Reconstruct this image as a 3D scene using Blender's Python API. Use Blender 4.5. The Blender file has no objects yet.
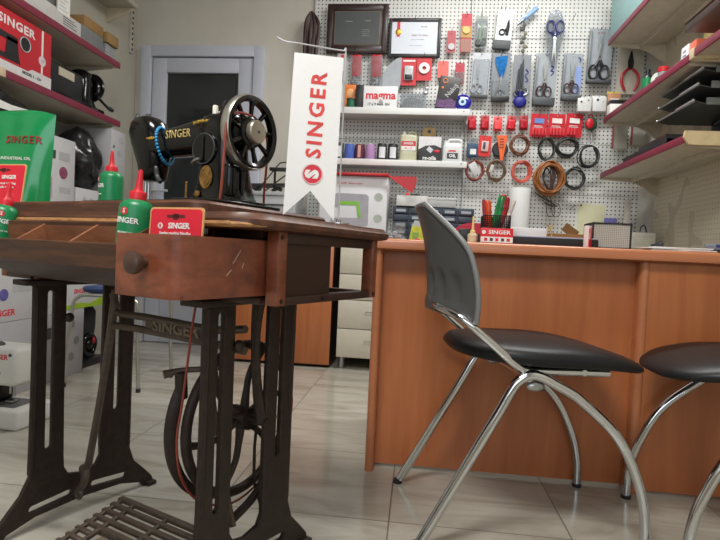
import bpy, bmesh, math, random
from mathutils import Vector, Matrix, Euler
random.seed(11)
SC = bpy.context.scene
COL = SC.collection
PI = math.pi
R = math.radians

# ------------------------------------------------------------------ materials
def lin(c):
    out = []
    for v in c[:3]:
        v = v / 255.0
        out.append(v / 12.92 if v <= 0.04045 else ((v + 0.055) / 1.055) ** 2.4)
    return (*out, 1.0)

def new_mat(name):
    m = bpy.data.materials.new(name)
    m.use_nodes = True
    nt = m.node_tree
    return m, nt, nt.nodes['Principled BSDF']

def coords(nt, scale=(1, 1, 1), rot=(0, 0, 0)):
    tc = nt.nodes.new('ShaderNodeTexCoord')
    mp = nt.nodes.new('ShaderNodeMapping')
    mp.inputs['Scale'].default_value = scale
    mp.inputs['Rotation'].default_value = rot
    nt.links.new(tc.outputs['Object'], mp.inputs['Vector'])
    return mp.outputs['Vector']

def noise(nt, vec, scale, detail=3, rough=.55, dist=0):
    n = nt.nodes.new('ShaderNodeTexNoise')
    n.inputs['Scale'].default_value = scale
    n.inputs['Detail'].default_value = detail
    n.inputs['Roughness'].default_value = rough
    n.inputs['Distortion'].default_value = dist
    nt.links.new(vec, n.inputs['Vector'])
    return n.outputs['Fac']

def ramp(nt, fac, stops):
    r = nt.nodes.new('ShaderNodeValToRGB')
    e = r.color_ramp.elements
    while len(e) < len(stops):
        e.new(0.5)
    for el, (p, c) in zip(e, stops):
        el.position = p
        el.color = c
    nt.links.new(fac, r.inputs['Fac'])
    return r.outputs['Color']

def mth(nt, op, a, b=None, c=None):
    n = nt.nodes.new('ShaderNodeMath')
    n.operation = op
    for i, v in enumerate((a, b, c)):
        if v is None:
            continue
        if isinstance(v, (int, float)):
            n.inputs[i].default_value = v
        else:
            nt.links.new(v, n.inputs[i])
    return n.outputs[0]

def mixc(nt, fac, a, b):
    n = nt.nodes.new('ShaderNodeMix')
    n.data_type = 'RGBA'
    for sock, v in ((n.inputs[0], fac), (n.inputs[6], a), (n.inputs[7], b)):
        if isinstance(v, (int, float)):
            sock.default_value = v
        elif isinstance(v, tuple):
            sock.default_value = v
        else:
            nt.links.new(v, sock)
    return n.outputs[2]

def bump(nt, b, fac, strength, dist=.002):
    n = nt.nodes.new('ShaderNodeBump')
    n.inputs['Strength'].default_value = strength
    n.inputs['Distance'].default_value = dist
    nt.links.new(fac, n.inputs['Height'])
    nt.links.new(n.outputs['Normal'], b.inputs['Normal'])

_M = {}
def mat(c, rough=.5, metal=0., var=.08, scale=25., bmp=0., coat=0., spec=.5):
    key = (tuple(c), rough, metal, var, scale, bmp, coat, spec)
    if key in _M:
        return _M[key]
    m, nt, b = new_mat('paint_%d_%d_%d' % tuple(c[:3]))
    base = lin(c)
    vec = coords(nt)
    f = noise(nt, vec, scale)
    lo = tuple(v * (1 - var) for v in base[:3]) + (1,)
    hi = tuple(min(1, v * (1 + var)) for v in base[:3]) + (1,)
    col = ramp(nt, f, [(.3, lo), (.7, hi)])
    nt.links.new(col, b.inputs['Base Color'])
    b.inputs['Roughness'].default_value = rough
    b.inputs['Metallic'].default_value = metal
    b.inputs['Coat Weight'].default_value = coat
    b.inputs['Coat Roughness'].default_value = .12
    b.inputs['Specular IOR Level'].default_value = spec
    if bmp:
        bump(nt, b, f, bmp)
    _M[key] = m
    return m

def wood(name, stops, stretch, scale=9., rough=.4, coat=0., bmp=.12):
    m, nt, b = new_mat(name)
    vec = coords(nt, stretch)
    f = noise(nt, vec, scale, 6, .62, .35)
    col = ramp(nt, f, [(p, lin(c)) for p, c in stops])
    nt.links.new(col, b.inputs['Base Color'])
    b.inputs['Roughness'].default_value = rough
    b.inputs['Coat Weight'].default_value = coat
    b.inputs['Coat Roughness'].default_value = .2
    bump(nt, b, f, bmp)
    return m

def glassy(name, tint, opacity, rough=.08):
    m, nt, b = new_mat(name)
    nt.nodes.remove(b)
    out = nt.nodes['Material Output']
    tr = nt.nodes.new('ShaderNodeBsdfTransparent')
    tr.inputs[0].default_value = lin(tint)
    pb = nt.nodes.new('ShaderNodeBsdfPrincipled')
    pb.inputs['Base Color'].default_value = lin(tint)
    pb.inputs['Roughness'].default_value = rough
    mx = nt.nodes.new('ShaderNodeMixShader')
    fac = mth(nt, 'MULTIPLY', noise(nt, coords(nt), 18, 2), opacity * 2)
    nt.links.new(fac, mx.inputs[0])
    nt.links.new(tr.outputs[0], mx.inputs[1])
    nt.links.new(pb.outputs[0], mx.inputs[2])
    nt.links.new(mx.outputs[0], out.inputs['Surface'])
    return m

def frac_dist(nt, s, pitch, off=0.):
    a = mth(nt, 'ADD', mth(nt, 'DIVIDE', s, pitch), off)
    return mth(nt, 'ABSOLUTE', mth(nt, 'SUBTRACT', mth(nt, 'FRACT', a), .5))

def pegboard_mat(name, c, axis, hole=(40, 40, 38), stains=None, pitch=.0255, rad=.19):
    m, nt, b = new_mat(name)
    tc = nt.nodes.new('ShaderNodeTexCoord')
    sp = nt.nodes.new('ShaderNodeSeparateXYZ')
    nt.links.new(tc.outputs['Object'], sp.inputs[0])
    u = frac_dist(nt, sp.outputs[axis], pitch, 200)
    v = frac_dist(nt, sp.outputs['Z'], pitch, 200)
    r = mth(nt, 'SQRT', mth(nt, 'ADD', mth(nt, 'MULTIPLY', u, u), mth(nt, 'MULTIPLY', v, v)))
    msk = mth(nt, 'LESS_THAN', r, rad)
    f = noise(nt, coords(nt), 3, 3)
    base = ramp(nt, f, [(.3, lin([x * .96 for x in c])), (.7, lin(c))])
    if stains:
        g = noise(nt, coords(nt, (1, 2.0, 1.5)), 4.2, 1, .3)
        sm = mth(nt, 'GREATER_THAN', g, .60)
        base = mixc(nt, mth(nt, 'MULTIPLY', sm, .6), base, lin(stains))
        msk = mth(nt, 'MULTIPLY', msk, mth(nt, 'SUBTRACT', 1, sm))
    nt.links.new(mixc(nt, msk, base, lin(hole)), b.inputs['Base Color'])
    b.inputs['Roughness'].default_value = .45
    return m

def floor_mat():
    m, nt, b = new_mat('ceramic_floor_tiles')
    P = .468
    tc = nt.nodes.new('ShaderNodeTexCoord')
    sp = nt.nodes.new('ShaderNodeSeparateXYZ')
    nt.links.new(tc.outputs['Object'], sp.inputs[0])
    ux = mth(nt, 'ADD', mth(nt, 'DIVIDE', sp.outputs['X'], P), 20 + .04 / P)
    uy = mth(nt, 'ADD', mth(nt, 'DIVIDE', sp.outputs['Y'], P), 20 - 1.40 / P)
    dx = mth(nt, 'ABSOLUTE', mth(nt, 'SUBTRACT', mth(nt, 'FRACT', mth(nt, 'ADD', ux, .5)), .5))
    dy = mth(nt, 'ABSOLUTE', mth(nt, 'SUBTRACT', mth(nt, 'FRACT', mth(nt, 'ADD', uy, .5)), .5))
    g = mth(nt, 'LESS_THAN', mth(nt, 'MINIMUM', dx, dy), .0045)
    cid = nt.nodes.new('ShaderNodeCombineXYZ')
    nt.links.new(mth(nt, 'FLOOR', ux), cid.inputs[0])
    nt.links.new(mth(nt, 'FLOOR', uy), cid.inputs[1])
    wn = nt.nodes.new('ShaderNodeTexWhiteNoise')
    nt.links.new(cid.outputs[0], wn.inputs['Vector'])
    mp = nt.nodes.new('ShaderNodeMapping')
    mp.inputs['Rotation'].default_value = (0, 0, .5)
    mp.inputs['Scale'].default_value = (1.2, 5.0, 1)
    ad = nt.nodes.new('ShaderNodeVectorMath'); ad.operation = 'ADD'
    sc = nt.nodes.new('ShaderNodeVectorMath'); sc.operation = 'SCALE'
    sc.inputs['Scale'].default_value = 7
    nt.links.new(wn.outputs['Color'], sc.inputs[0])
    nt.links.new(tc.outputs['Object'], ad.inputs[0])
    nt.links.new(sc.outputs[0], ad.inputs[1])
    nt.links.new(ad.outputs[0], mp.inputs['Vector'])
    f = noise(nt, mp.outputs[0], 1.6, 6, .6, .9)
    col = ramp(nt, f, [(.28, lin((142, 136, 122))), (.44, lin((170, 165, 152))), (.56, lin((184, 180, 168))), (.75, lin((166, 162, 152)))])
    nt.links.new(mixc(nt, g, col, lin((112, 106, 96))), b.inputs['Base Color'])
    b.inputs['Roughness'].default_value = .16
    rr = mth(nt, 'MULTIPLY_ADD', g, .5, .15)
    nt.links.new(rr, b.inputs['Roughness'])
    return m

WHITE = mat((224, 224, 220), .45)
PAPER = mat((226, 226, 222), .6, var=.03)
BLACK = mat((24, 24, 26), .4)
MATTE_BLACK = mat((30, 30, 31), .7)
GREY = mat((140, 142, 142), .5)
DGREY = mat((62, 66, 68), .5)
RED = mat((196, 26, 40), .4)
SALMON = mat((222, 84, 72), .45)
DRED = mat((150, 22, 34), .5)
GREEN = mat((14, 122, 72), .35, var=.05)
STEEL = mat((176, 178, 178), .28, 1.)
CHROME = mat((206, 209, 212), .07, 1., var=.02)
IRON = mat((50, 40, 35), .5, .2, var=.25, scale=60, bmp=.15, spec=.35)
IRON_WORN = mat((82, 70, 60), .5, .12, var=.25, scale=50, bmp=.2)
JAPAN = mat((9, 9, 10), .17, 0., var=.05, coat=.15, spec=.3)
GOLD = mat((196, 158, 62), .35, .7)
BRASS = mat((150, 116, 66), .35, .8, var=.3, scale=120)
KRAFT = mat((150, 112, 66), .75)
TAN = mat((202, 158, 106), .6)
LEATHER = mat((140, 58, 42), .6, bmp=.1)
LOGO_RED = mat((206, 30, 52), .45, var=.02)
INK = mat((60, 60, 64), .6)
PALE_INK = mat((168, 168, 170), .6)
PALE_GREY = mat((186, 188, 190), .5)
MAGENTA = mat((126, 40, 62), .45)
CREAM = mat((196, 186, 160), .5)
SHELF = mat((188, 182, 166), .5)
CLEAR = glassy('clear_plastic_film', (225, 228, 230), .12)
CLEAR_GREY = glassy('grey_plastic_film', (205, 209, 213), .17)
def fabric(name, c, trans):
    m, nt, b = new_mat(name)
    out = nt.nodes['Material Output']
    f = noise(nt, coords(nt, (1, 1, 1)), 400, 1)
    col = ramp(nt, f, [(.3, lin([v * .985 for v in c])), (.7, lin(c))])
    nt.links.new(col, b.inputs['Base Color'])
    b.inputs['Roughness'].default_value = .5
    tl = nt.nodes.new('ShaderNodeBsdfTranslucent')
    nt.links.new(col, tl.inputs[0])
    mx = nt.nodes.new('ShaderNodeMixShader')
    mx.inputs[0].default_value = trans
    nt.links.new(b.outputs[0], mx.inputs[1]); nt.links.new(tl.outputs[0], mx.inputs[2])
    nt.links.new(mx.outputs[0], out.inputs['Surface'])
    return m
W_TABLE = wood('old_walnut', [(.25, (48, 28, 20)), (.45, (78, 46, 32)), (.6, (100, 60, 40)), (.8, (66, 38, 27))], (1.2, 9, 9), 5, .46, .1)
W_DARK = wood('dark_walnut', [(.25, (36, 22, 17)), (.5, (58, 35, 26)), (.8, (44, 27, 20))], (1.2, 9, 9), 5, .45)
W_DRAWER = wood('reddish_walnut', [(.22, (74, 38, 26)), (.42, (112, 58, 38)), (.6, (134, 74, 50)), (.8, (92, 48, 34))], (2.5, 3, 6), 5, .34, .3)
W_BARE = wood('worn_bare_wood', [(.3, (96, 60, 34)), (.5, (176, 128, 78)), (.7, (120, 76, 44))], (3, 14, 14), 6, .6)
W_INSIDE = wood('drawer_inside_wood', [(.3, (110, 66, 42)), (.55, (146, 94, 64)), (.8, (96, 58, 38))], (2, 8, 8), 4, .6)
W_COUNTER = wood('orange_cherry_laminate', [(.25, (156, 88, 49)), (.45, (170, 98, 55)), (.6, (182, 109, 63)), (.8, (162, 92, 52))], (7, 7, .55), 1.7, .34, .15, .03)
W_TOP = wood('cherry_worktop_laminate', [(.25, (166, 102, 66)), (.5, (182, 114, 76)), (.75, (170, 106, 70))], (.5, 7, 7), 2, .34, .1, .03)
FLOOR = floor_mat()

# ------------------------------------------------------------------ mesh builder
class MB:
    def __init__(self, off=(0, 0, 0)):
        self.bm = bmesh.new()
        self.off = Vector(off)
        self.mi = 0

    def _v(self, p):
        return self.bm.verts.new(Vector(p) - self.off)

    def _f(self, vs):
        try:
            f = self.bm.faces.new(vs)
            f.material_index = self.mi
            return f
        except ValueError:
            return None

    def box(self, c, s, rot=None, bev=0., seg=2):
        t = bmesh.new()
        bmesh.ops.create_cube(t, size=1)
        for v in t.verts:
            v.co = Vector((v.co.x * s[0], v.co.y * s[1], v.co.z * s[2]))
        if bev:
            bmesh.ops.bevel(t, geom=list(t.edges), offset=min(bev, .49 * min(s)), segments=seg, affect='EDGES', profile=.5)
        M = Matrix.Translation(Vector(c) - self.off)
        if rot:
            M = M @ Euler(rot).to_matrix().to_4x4()
        self._merge(t, M)
        return self

    def span(self, a, b, bev=0., seg=2):
        c = [(x + y) / 2 for x, y in zip(a, b)]
        s = [abs(y - x) for x, y in zip(a, b)]
        return self.box(c, s, None, bev, seg)

    def _merge(self, t, M):
        mp = {}
        for v in t.verts:
            mp[v] = self.bm.verts.new(M @ v.co)
        for f in t.faces:
            n = self.bm.faces.new([mp[v] for v in f.verts])
            n.material_index = self.mi
        t.free()

    def cyl(self, p0, p1, r0, r1=None, n=16, cap=True):
        p0, p1 = Vector(p0), Vector(p1)
        r1 = r0 if r1 is None else r1
        d = (p1 - p0).normalized()
        a = d.orthogonal().normalized()
        b = d.cross(a)
        A, B = [], []
        for i in range(n):
            t = 2 * PI * i / n
            o = a * math.cos(t) + b * math.sin(t)
            A.append(self._v(p0 + o * r0))
            B.append(self._v(p1 + o * r1))
        for i in range(n):
            self._f([A[i], A[(i + 1) % n], B[(i + 1) % n], B[i]])
        if cap:
            self._f(A[::-1]); self._f(B)
        return self

    def tube(self, pts, r, n=10, closed=False, sub=6, flat=1.):
        pts = [Vector(p) for p in pts]
        rs = list(r) if isinstance(r, (list, tuple)) else [r] * len(pts)
        if sub > 1 and len(pts) > 2:
            q, qr = [], []
            L = len(pts)
            rng = L if closed else L - 1
            for i in range(rng):
                g = (lambda k: pts[k % L]) if closed else (lambda k: pts[max(0, min(L - 1, k))])
                p0, p1, p2, p3 = g(i - 1), g(i), g(i + 1), g(i + 2)
                ra, rb = rs[i], rs[(i + 1) % L]
                for s in range(sub):
                    t = s / sub
                    q.append(.5 * ((2 * p1) + (p2 - p0) * t + (2 * p0 - 5 * p1 + 4 * p2 - p3) * t * t + (3 * p1 - p0 - 3 * p2 + p3) * t ** 3))
                    qr.append(ra + (rb - ra) * t)
            if not closed:
                q.append(pts[-1]); qr.append(rs[-1])
            pts, rs = q, qr
        L = len(pts)
        rings = []
        a = None
        for i in range(L):
            if closed:
                d = pts[(i + 1) % L] - pts[i - 1]
            else:
                d = pts[min(i + 1, L - 1)] - pts[max(i - 1, 0)]
            d.normalize()
            a = d.orthogonal() if a is None else a - d * a.dot(d)
            a.normalize()
            b = d.cross(a)
            rings.append([self._v(pts[i] + (a * math.cos(2 * PI * k / n) + b * math.sin(2 * PI * k / n) * flat) * rs[i]) for k in range(n)])
        for i in range(L if closed else L - 1):
            A, B = rings[i], rings[(i + 1) % L]
            off = 0
            if closed and i == L - 1:
                off = min(range(n), key=lambda o: sum((A[k].co - B[(k + o) % n].co).length for k in range(n)))
            for k in range(n):
                self._f([A[k], A[(k + 1) % n], B[(k + 1 + off) % n], B[(k + off) % n]])
        if not closed:
            self._f(rings[0][::-1]); self._f(rings[-1])
        return self

    def ring(self, c, axis, rad, r, n=10, seg=36, sx=1., sy=1.):
        axis = Vector(axis).normalized()
        a = axis.orthogonal().normalized()
        if abs(axis.z) < .9:
            a = Vector((0, 0, 1)) - axis * axis.z
            a.normalize()
        b = axis.cross(a)
        pts = [Vector(c) + a * math.cos(2 * PI * i / seg) * rad * sx + b * math.sin(2 * PI * i / seg) * rad * sy for i in range(seg)]
        return self.tube(pts, r, n, True, 1)

    def lathe(self, prof, c=(0, 0, 0), axis=(0, 0, 1), n=28, cap=True):
        axis = Vector(axis).normalized()
        a = axis.orthogonal().normalized()
        b = axis.cross(a)
        c = Vector(c)
        rings = []
        for r, z in prof:
            if r < 1e-6:
                rings.append([self._v(c + axis * z)])
            else:
                rings.append([self._v(c + axis * z + (a * math.cos(2 * PI * k / n) + b * math.sin(2 * PI * k / n)) * r) for k in range(n)])
        for A, B in zip(rings, rings[1:]):
            if len(A) == 1 and len(B) == 1:
                continue
            for k in range(n):
                k2 = (k + 1) % n
                if len(A) == 1:
                    self._f([A[0], B[k2], B[k]])
                elif len(B) == 1:
                    self._f([A[k], A[k2], B[0]])
                else:
                    self._f([A[k], A[k2], B[k2], B[k]])
        if cap and len(rings[0]) > 1:
            self._f(rings[0][::-1])
        if cap and len(rings[-1]) > 1:
            self._f(rings[-1])
        return self

    def ball(self, c, r, n=14, m=9):
        if isinstance(r, (int, float)):
            r = (r, r, r)
        c = Vector(c)
        rings = []
        for j in range(m + 1):
            t = PI * j / m
            if j in (0, m):
                rings.append([self._v(c + Vector((0, 0, r[2] * math.cos(t))))])
            else:
                rings.append([self._v(c + Vector((r[0] * math.sin(t) * math.cos(2 * PI * k / n), r[1] * math.sin(t) * math.sin(2 * PI * k / n), r[2] * math.cos(t)))) for k in range(n)])
        for A, B in zip(rings, rings[1:]):
            for k in range(n):
                k2 = (k + 1) % n
                if len(A) == 1:
                    self._f([A[0], B[k], B[k2]])
                elif len(B) == 1:
                    self._f([A[k], B[0], A[k2]])
                else:
                    self._f([A[k], B[k], B[k2], A[k2]])
        return self

    def prism(self, poly, a, b, plane='XZ'):
        """extrude a 2-D outline between the depths a and b; XZ -> depth is y, YZ -> depth is x, XY -> depth is z"""
        def P(u, v, d):
            return {'XZ': (u, d, v), 'YZ': (d, u, v), 'XY': (u, v, d)}[plane]
        A = [self._v(P(u, v, a)) for u, v in poly]
        B = [self._v(P(u, v, b)) for u, v in poly]
        n = len(poly)
        self._f(A); self._f(B[::-1])
        for i in range(n):
            self._f([A[i], A[(i + 1) % n], B[(i + 1) % n], B[i]])
        return self

    def loft(self, rings, cap=True):
        V = [[self._v(p) for p in r] for r in rings]
        n = len(V[0])
        for A, B in zip(V, V[1:]):
            for k in range(n):
                self._f([A[k], A[(k + 1) % n], B[(k + 1) % n], B[k]])
        if cap:
            self._f(V[0][::-1]); self._f(V[-1])
        return self

    def sheet(self, fn, nu, nv):
        V = [[self._v(fn(i / nu, j / nv)) for j in range(nv + 1)] for i in range(nu + 1)]
        for i in range(nu):
            for j in range(nv):
                self._f([V[i][j], V[i + 1][j], V[i + 1][j + 1], V[i][j + 1]])
        return self

    def shell(self, fn_a, fn_b, nu, nv):
        A = [[self._v(fn_a(i / nu, j / nv)) for j in range(nv + 1)] for i in range(nu + 1)]
        B = [[self._v(fn_b(i / nu, j / nv)) for j in range(nv + 1)] for i in range(nu + 1)]
        for i in range(nu):
            for j in range(nv):
                self._f([A[i][j], A[i + 1][j], A[i + 1][j + 1], A[i][j + 1]])
                self._f([B[i][j], B[i][j + 1], B[i + 1][j + 1], B[i + 1][j]])
        for i in range(nu):
            self._f([A[i + 1][0], A[i][0], B[i][0], B[i + 1][0]])
            self._f([A[i][nv], A[i + 1][nv], B[i + 1][nv], B[i][nv]])
        for j in range(nv):
            self._f([A[0][j], A[0][j + 1], B[0][j + 1], B[0][j]])
            self._f([A[nu][j + 1], A[nu][j], B[nu][j], B[nu][j + 1]])
        return self

    def build(self, name, mats, parent=None, angle=38, loc=None, rot=None):
        bm = self.bm
        bmesh.ops.recalc_face_normals(bm, faces=list(bm.faces))
        me = bpy.data.meshes.new(name)
        bm.to_mesh(me)
        bm.free()
        for m in (mats if isinstance(mats, (list, tuple)) else [mats]):
            me.materials.append(m)
        me.polygons.foreach_set('use_smooth', [True] * len(me.polygons))
        me.set_sharp_from_angle(angle=R(angle))
        o = bpy.data.objects.new(name, me)
        COL.objects.link(o)
        if parent:
            o.parent = parent
        if loc is not None:
            o.location = loc
        if rot is not None:
            o.rotation_euler = rot
        return o

def superring(c, axis, hu, hv, p=2.6, n=24, up=(0, 0, 1)):
    """a rounded-rectangle ring around c in the plane across axis; hu across, hv along up"""
    axis = Vector(axis).normalized()
    v = Vector(up) - axis * Vector(up).dot(axis)
    v.normalize()
    u = axis.cross(v)
    out = []
    for k in range(n):
        t = 2 * PI * k / n
        cx, sy = math.cos(t), math.sin(t)
        out.append(Vector(c) + u * hu * math.copysign(abs(cx) ** (2 / p), cx) + v * hv * math.copysign(abs(sy) ** (2 / p), sy))
    return out

# ------------------------------------------------------------------ scene objects
def tag(o, label=None, cat=None, group=None, kind=None):
    if label: o['label'] = label
    if cat: o['category'] = cat
    if group: o['group'] = group
    if kind: o['kind'] = kind
    return o

def thing(name, label, cat, loc=(0, 0, 0), rot=(0, 0, 0), group=None):
    o = bpy.data.objects.new(name, None)
    o.empty_display_size = .05
    COL.objects.link(o)
    o.location = loc
    o.rotation_euler = rot if isinstance(rot, (tuple, list)) else (0, 0, rot)
    return tag(o, label, cat, group)

def dup(root, label=None, loc=None, rot=None):
    def cp(o, par):
        c = o.copy()
        COL.objects.link(c)
        c.parent = par
        for ch in list(o.children):
            cp(ch, c)
        return c
    kids = list(root.children)
    r = root.copy()
    COL.objects.link(r)
    for k in kids:
        cp(k, r)
    if label: r['label'] = label
    if loc is not None: r.location = loc
    if rot is not None: r.rotation_euler = rot
    return r

def text(body, size, m, parent, loc, rot=(PI / 2, 0, 0), bold=0., wrap=0., name='lettering', ext=.0004, sx=1., align='CENTER', space=1.):
    cu = bpy.data.curves.new('t', 'FONT')
    cu.body = body
    cu.size = size
    cu.align_x = align
    cu.space_character = space
    cu.align_y = 'CENTER'
    cu.extrude = ext
    cu.offset = bold
    cu.resolution_u = 2
    t = bpy.data.objects.new('t', cu)
    COL.objects.link(t)
    bpy.context.view_layer.update()
    me = bpy.data.meshes.new_from_object(t.evaluated_get(bpy.context.evaluated_depsgraph_get()))
    bpy.data.objects.remove(t)
    bpy.data.curves.remove(cu)
    me.name = name
    for v in me.vertices:
        v.co.x *= sx
        if wrap:
            x, y, z = v.co
            v.co = ((wrap + z) * math.sin(x / wrap), y, (wrap + z) * math.cos(x / wrap) - wrap)
    me.materials.clear()
    me.materials.append(m)
    o = bpy.data.objects.new(name, me)
    COL.objects.link(o)
    o.parent = parent
    o.location = loc
    o.rotation_euler = rot
    return o

def plate(loops, thick, bev, m, name, parent, loc, rot):
    """a flat plate with holes: 2-D outlines, the first outermost, extruded"""
    cu = bpy.data.curves.new('p', 'CURVE')
    cu.dimensions = '2D'
    cu.fill_mode = 'BOTH'
    cu.extrude = thick / 2 - bev
    cu.bevel_depth = bev
    cu.bevel_resolution = 1
    cu.offset = -bev
    for lp in loops:
        s = cu.splines.new('POLY')
        s.points.add(len(lp) - 1)
        for q, (x, y) in zip(s.points, lp):
            q.co = (x, y, 0, 1)
        s.use_cyclic_u = True
    t = bpy.data.objects.new('p', cu)
    COL.objects.link(t)
    bpy.context.view_layer.update()
    me = bpy.data.meshes.new_from_object(t.evaluated_get(bpy.context.evaluated_depsgraph_get()))
    bpy.data.objects.remove(t)
    bpy.data.curves.remove(cu)
    me.name = name
    me.materials.clear()
    me.materials.append(m)
    me.polygons.foreach_set('use_smooth', [True] * len(me.polygons))
    me.set_sharp_from_angle(angle=R(40))
    o = bpy.data.objects.new(name, me)
    COL.objects.link(o)
    o.parent = parent
    o.location = loc
    o.rotation_euler = rot
    return o

def rounded(x0, y0, x1, y1, r, n=5):
    out = []
    for cx, cy, a in ((x1 - r, y1 - r, 0), (x0 + r, y1 - r, 90), (x0 + r, y0 + r, 180), (x1 - r, y0 + r, 270)):
        for k in range(n + 1):
            t = R(a + 90 * k / n)
            out.append((cx + r * math.cos(t), cy + r * math.sin(t)))
    return out

def disc(parent, m, c, r, name='emblem', rot=(PI / 2, 0, 0), t=.0006, n=24):
    b = MB()
    b.cyl((0, 0, 0), (0, 0, t), r, n=n)
    return b.build(name, m, parent, loc=c, rot=rot)
# ================================================================== THE ROOM
WL, WR, WB, ZC, YF = -2.06, 1.46, 3.68, 2.86, -1.4
def setting(name, a, b, m, bev=0):
    return tag(MB().span(a, b, bev).build(name, m), kind='structure')
setting('floor', (WL - .1, YF, -.06), (WR + .1, WB + .1, 0), FLOOR)
setting('ceiling', (WL - .1, YF, ZC), (WR + .1, WB + .1, ZC + .08), mat((205, 203, 198), .8))
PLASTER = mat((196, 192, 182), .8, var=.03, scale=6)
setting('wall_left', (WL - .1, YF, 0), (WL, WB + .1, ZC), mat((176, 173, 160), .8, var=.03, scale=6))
# back wall around the door opening
DX0, DX1, DZ = -2.005, -1.115, 2.10
wb = MB()
wb.span((WL, WB, 0), (DX0, WB + .1, ZC)).span((DX1, WB, 0), (WR, WB + .1, ZC)).span((DX0, WB, DZ), (DX1, WB + .1, ZC))
tag(wb.build('wall_back', PLASTER), kind='structure')
tag(MB().span((WR, YF, 0), (WR + .1, WB + .1, ZC)).build('wall_right', mat((196, 191, 178), .7)), kind='structure')
sf = MB()
sf.span((WL, YF - .1, 0), (WR, YF, .9)).span((WL, YF - .1, 2.3), (WR, YF, ZC)).span((WL, YF - .1, .9), (-1.2, YF, 2.3)).span((.9, YF - .1, .9), (WR, YF, 2.3))
tag(sf.build('wall_front', mat((150, 142, 128), .8)), kind='structure')
# pegboards
PEG = pegboard_mat('white_pegboard', (214, 215, 211), 'X')
PEGR = pegboard_mat('beige_pegboard', (206, 198, 178), 'Y', (130, 120, 102), (166, 158, 142), rad=.12)
pn = 0
panels = []
for x0, x1 in ((-.775, .272), (.276, 1.395)):
    for z0, z1 in ((.05, 1.148), (1.152, 1.478), (1.482, 2.158), (2.162, 2.80)):
        pn += 1
        panels.append(setting('wall_panel_%d' % pn, (x0, WB - .022, z0), (x1, WB - .002, z1), PEG))
setting('wall_panel_9', (WR - .018, .2, .74), (WR - .002, WB - .16, 2.3), PEGR)
GB = WB - .022
# rounded grey corner strip between the two pegboards
cs = MB()
cs.prism([(1.395, WB - .03), (1.43, WB - .05), (1.45, WB - .09), (1.455, WB - .18), (WR, WB - .18), (WR, WB), (1.395, WB)], .05, 2.8, 'XY')
tag(cs.build('trim_1', mat((184, 182, 174), .5)), kind='structure')
setting('door_light_block', (DX0, WB + .06, 0), (DX1, WB + .09, DZ), mat((60, 60, 60), .8))  # unseen panel added behind the door to block light through its gap
setting('baseboard_back', (-1.1, WB - .012, 0), (WR, WB, .07), mat((170, 166, 156), .5))
setting('baseboard_left', (WL, YF, 0), (WL + .012, WB, .07), mat((170, 166, 156), .5))

# door
PVC = mat((186, 190, 202), .35, var=.02)
dr = thing('door_1', None, None, (0, 0, 0)); tag(dr, kind='structure')
fr = MB()
y0, y1 = WB - .035, WB + .06
fr.span((DX0, y0, 0), (DX0 + .075, y1, DZ), .006).span((DX1 - .075, y0, 0), (DX1, y1, DZ), .006).span((DX0 + .07, y0, DZ - .075), (DX1 - .07, y1, DZ), .006)
fr.build('door_frame', PVC, dr)
L0, L1, LT = DX0 + .08, DX1 - .08, DZ - .08
lf = MB()
y0, y1 = WB - .018, WB + .04
lf.span((L0, y0, .003), (L0 + .105, y1, LT), .008).span((L1 - .105, y0, .003), (L1, y1, LT), .008)
lf.span((L0 + .1, y0, LT - .105), (L1 - .1, y1, LT), .008).span((L0 + .1, y0, .003), (L1 - .1, y1, .16), .008)
lf.span((L0 + .1, y0, .88), (L1 - .1, y1, .985), .008).span((L0 + .1, WB, .15), (L1 - .1, WB + .03, .89), .002)
lf.build('door_leaf', PVC, dr)
gm, gnt, gb = new_mat('dark_door_glass')
gb.inputs['Base Color'].default_value = lin((44, 47, 48)); gb.inputs['Roughness'].default_value = .06
MB().span((L0 + .1, WB + .004, .98), (L1 - .1, WB + .012, LT - .1)).build('door_glass', gm, dr)
hd = MB()
hd.span((L0 + .03, WB - .028, .98), (L0 + .06, WB - .018, 1.16), .003).cyl((L0 + .045, WB - .02, 1.08), (L0 + .045, WB - .06, 1.08), .008).cyl((L0 + .045, WB - .058, 1.08), (L0 + .16, WB - .058, 1.08), .008)
hd.build('door_handle', PALE_GREY, dr)
# slotted shelf upright in the corner
up = MB()
up.span((WL, 3.57, 2.02), (WL + .02, 3.60, 2.8), .002)
up.mi = 1
for k in range(20):
    up.span((WL + .018, 3.577, 2.035 + k * .036), (WL + .0215, 3.593, 2.052 + k * .036))
tag(up.build('trim_2', [mat((186, 182, 172), .5), MATTE_BLACK]), kind='structure')

# ================================================================== TREADLE TABLE
TX, TY, TA = -.256, .798, R(-24)
CA, SA = math.cos(TA), math.sin(TA)
def tabw(x, y, z):
    return (TX + x * CA - y * SA, TY + x * SA + y * CA, z)
tb = thing('treadle_table', 'antique brown wooden treadle sewing table on cast iron legs with drawers pulled out', 'table', (TX, TY, 0), TA)
TT = .758
def top_outline(x0, x1, y0, y1, r):
    o = []
    for cx, cy, a in ((x1 - r, y1 - r, 0), (x1 - r, y0 + r, 270)):
        seg = [(cx + r * math.cos(R(a + 90 * k / 8)), cy + r * math.sin(R(a + 90 * k / 8))) for k in range(9)]
        o.append(seg)
    return [(x0, y0)] + o[1] + o[0] + [(x0, y1)]
b = MB()
lay = [(.012, .732), (.004, .734), (.0, .739), (.0, .747), (.005, .751), (.008, .7575), (.012, .758)]
rings = [[Vector((x, y, z)) for x, y in top_outline(-.95, 0 - i, i, .507 - i, .055)] for i, z in lay]
b.loft(rings)
b.build('tabletop', W_TABLE, tb, 30)
b = MB()
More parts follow.
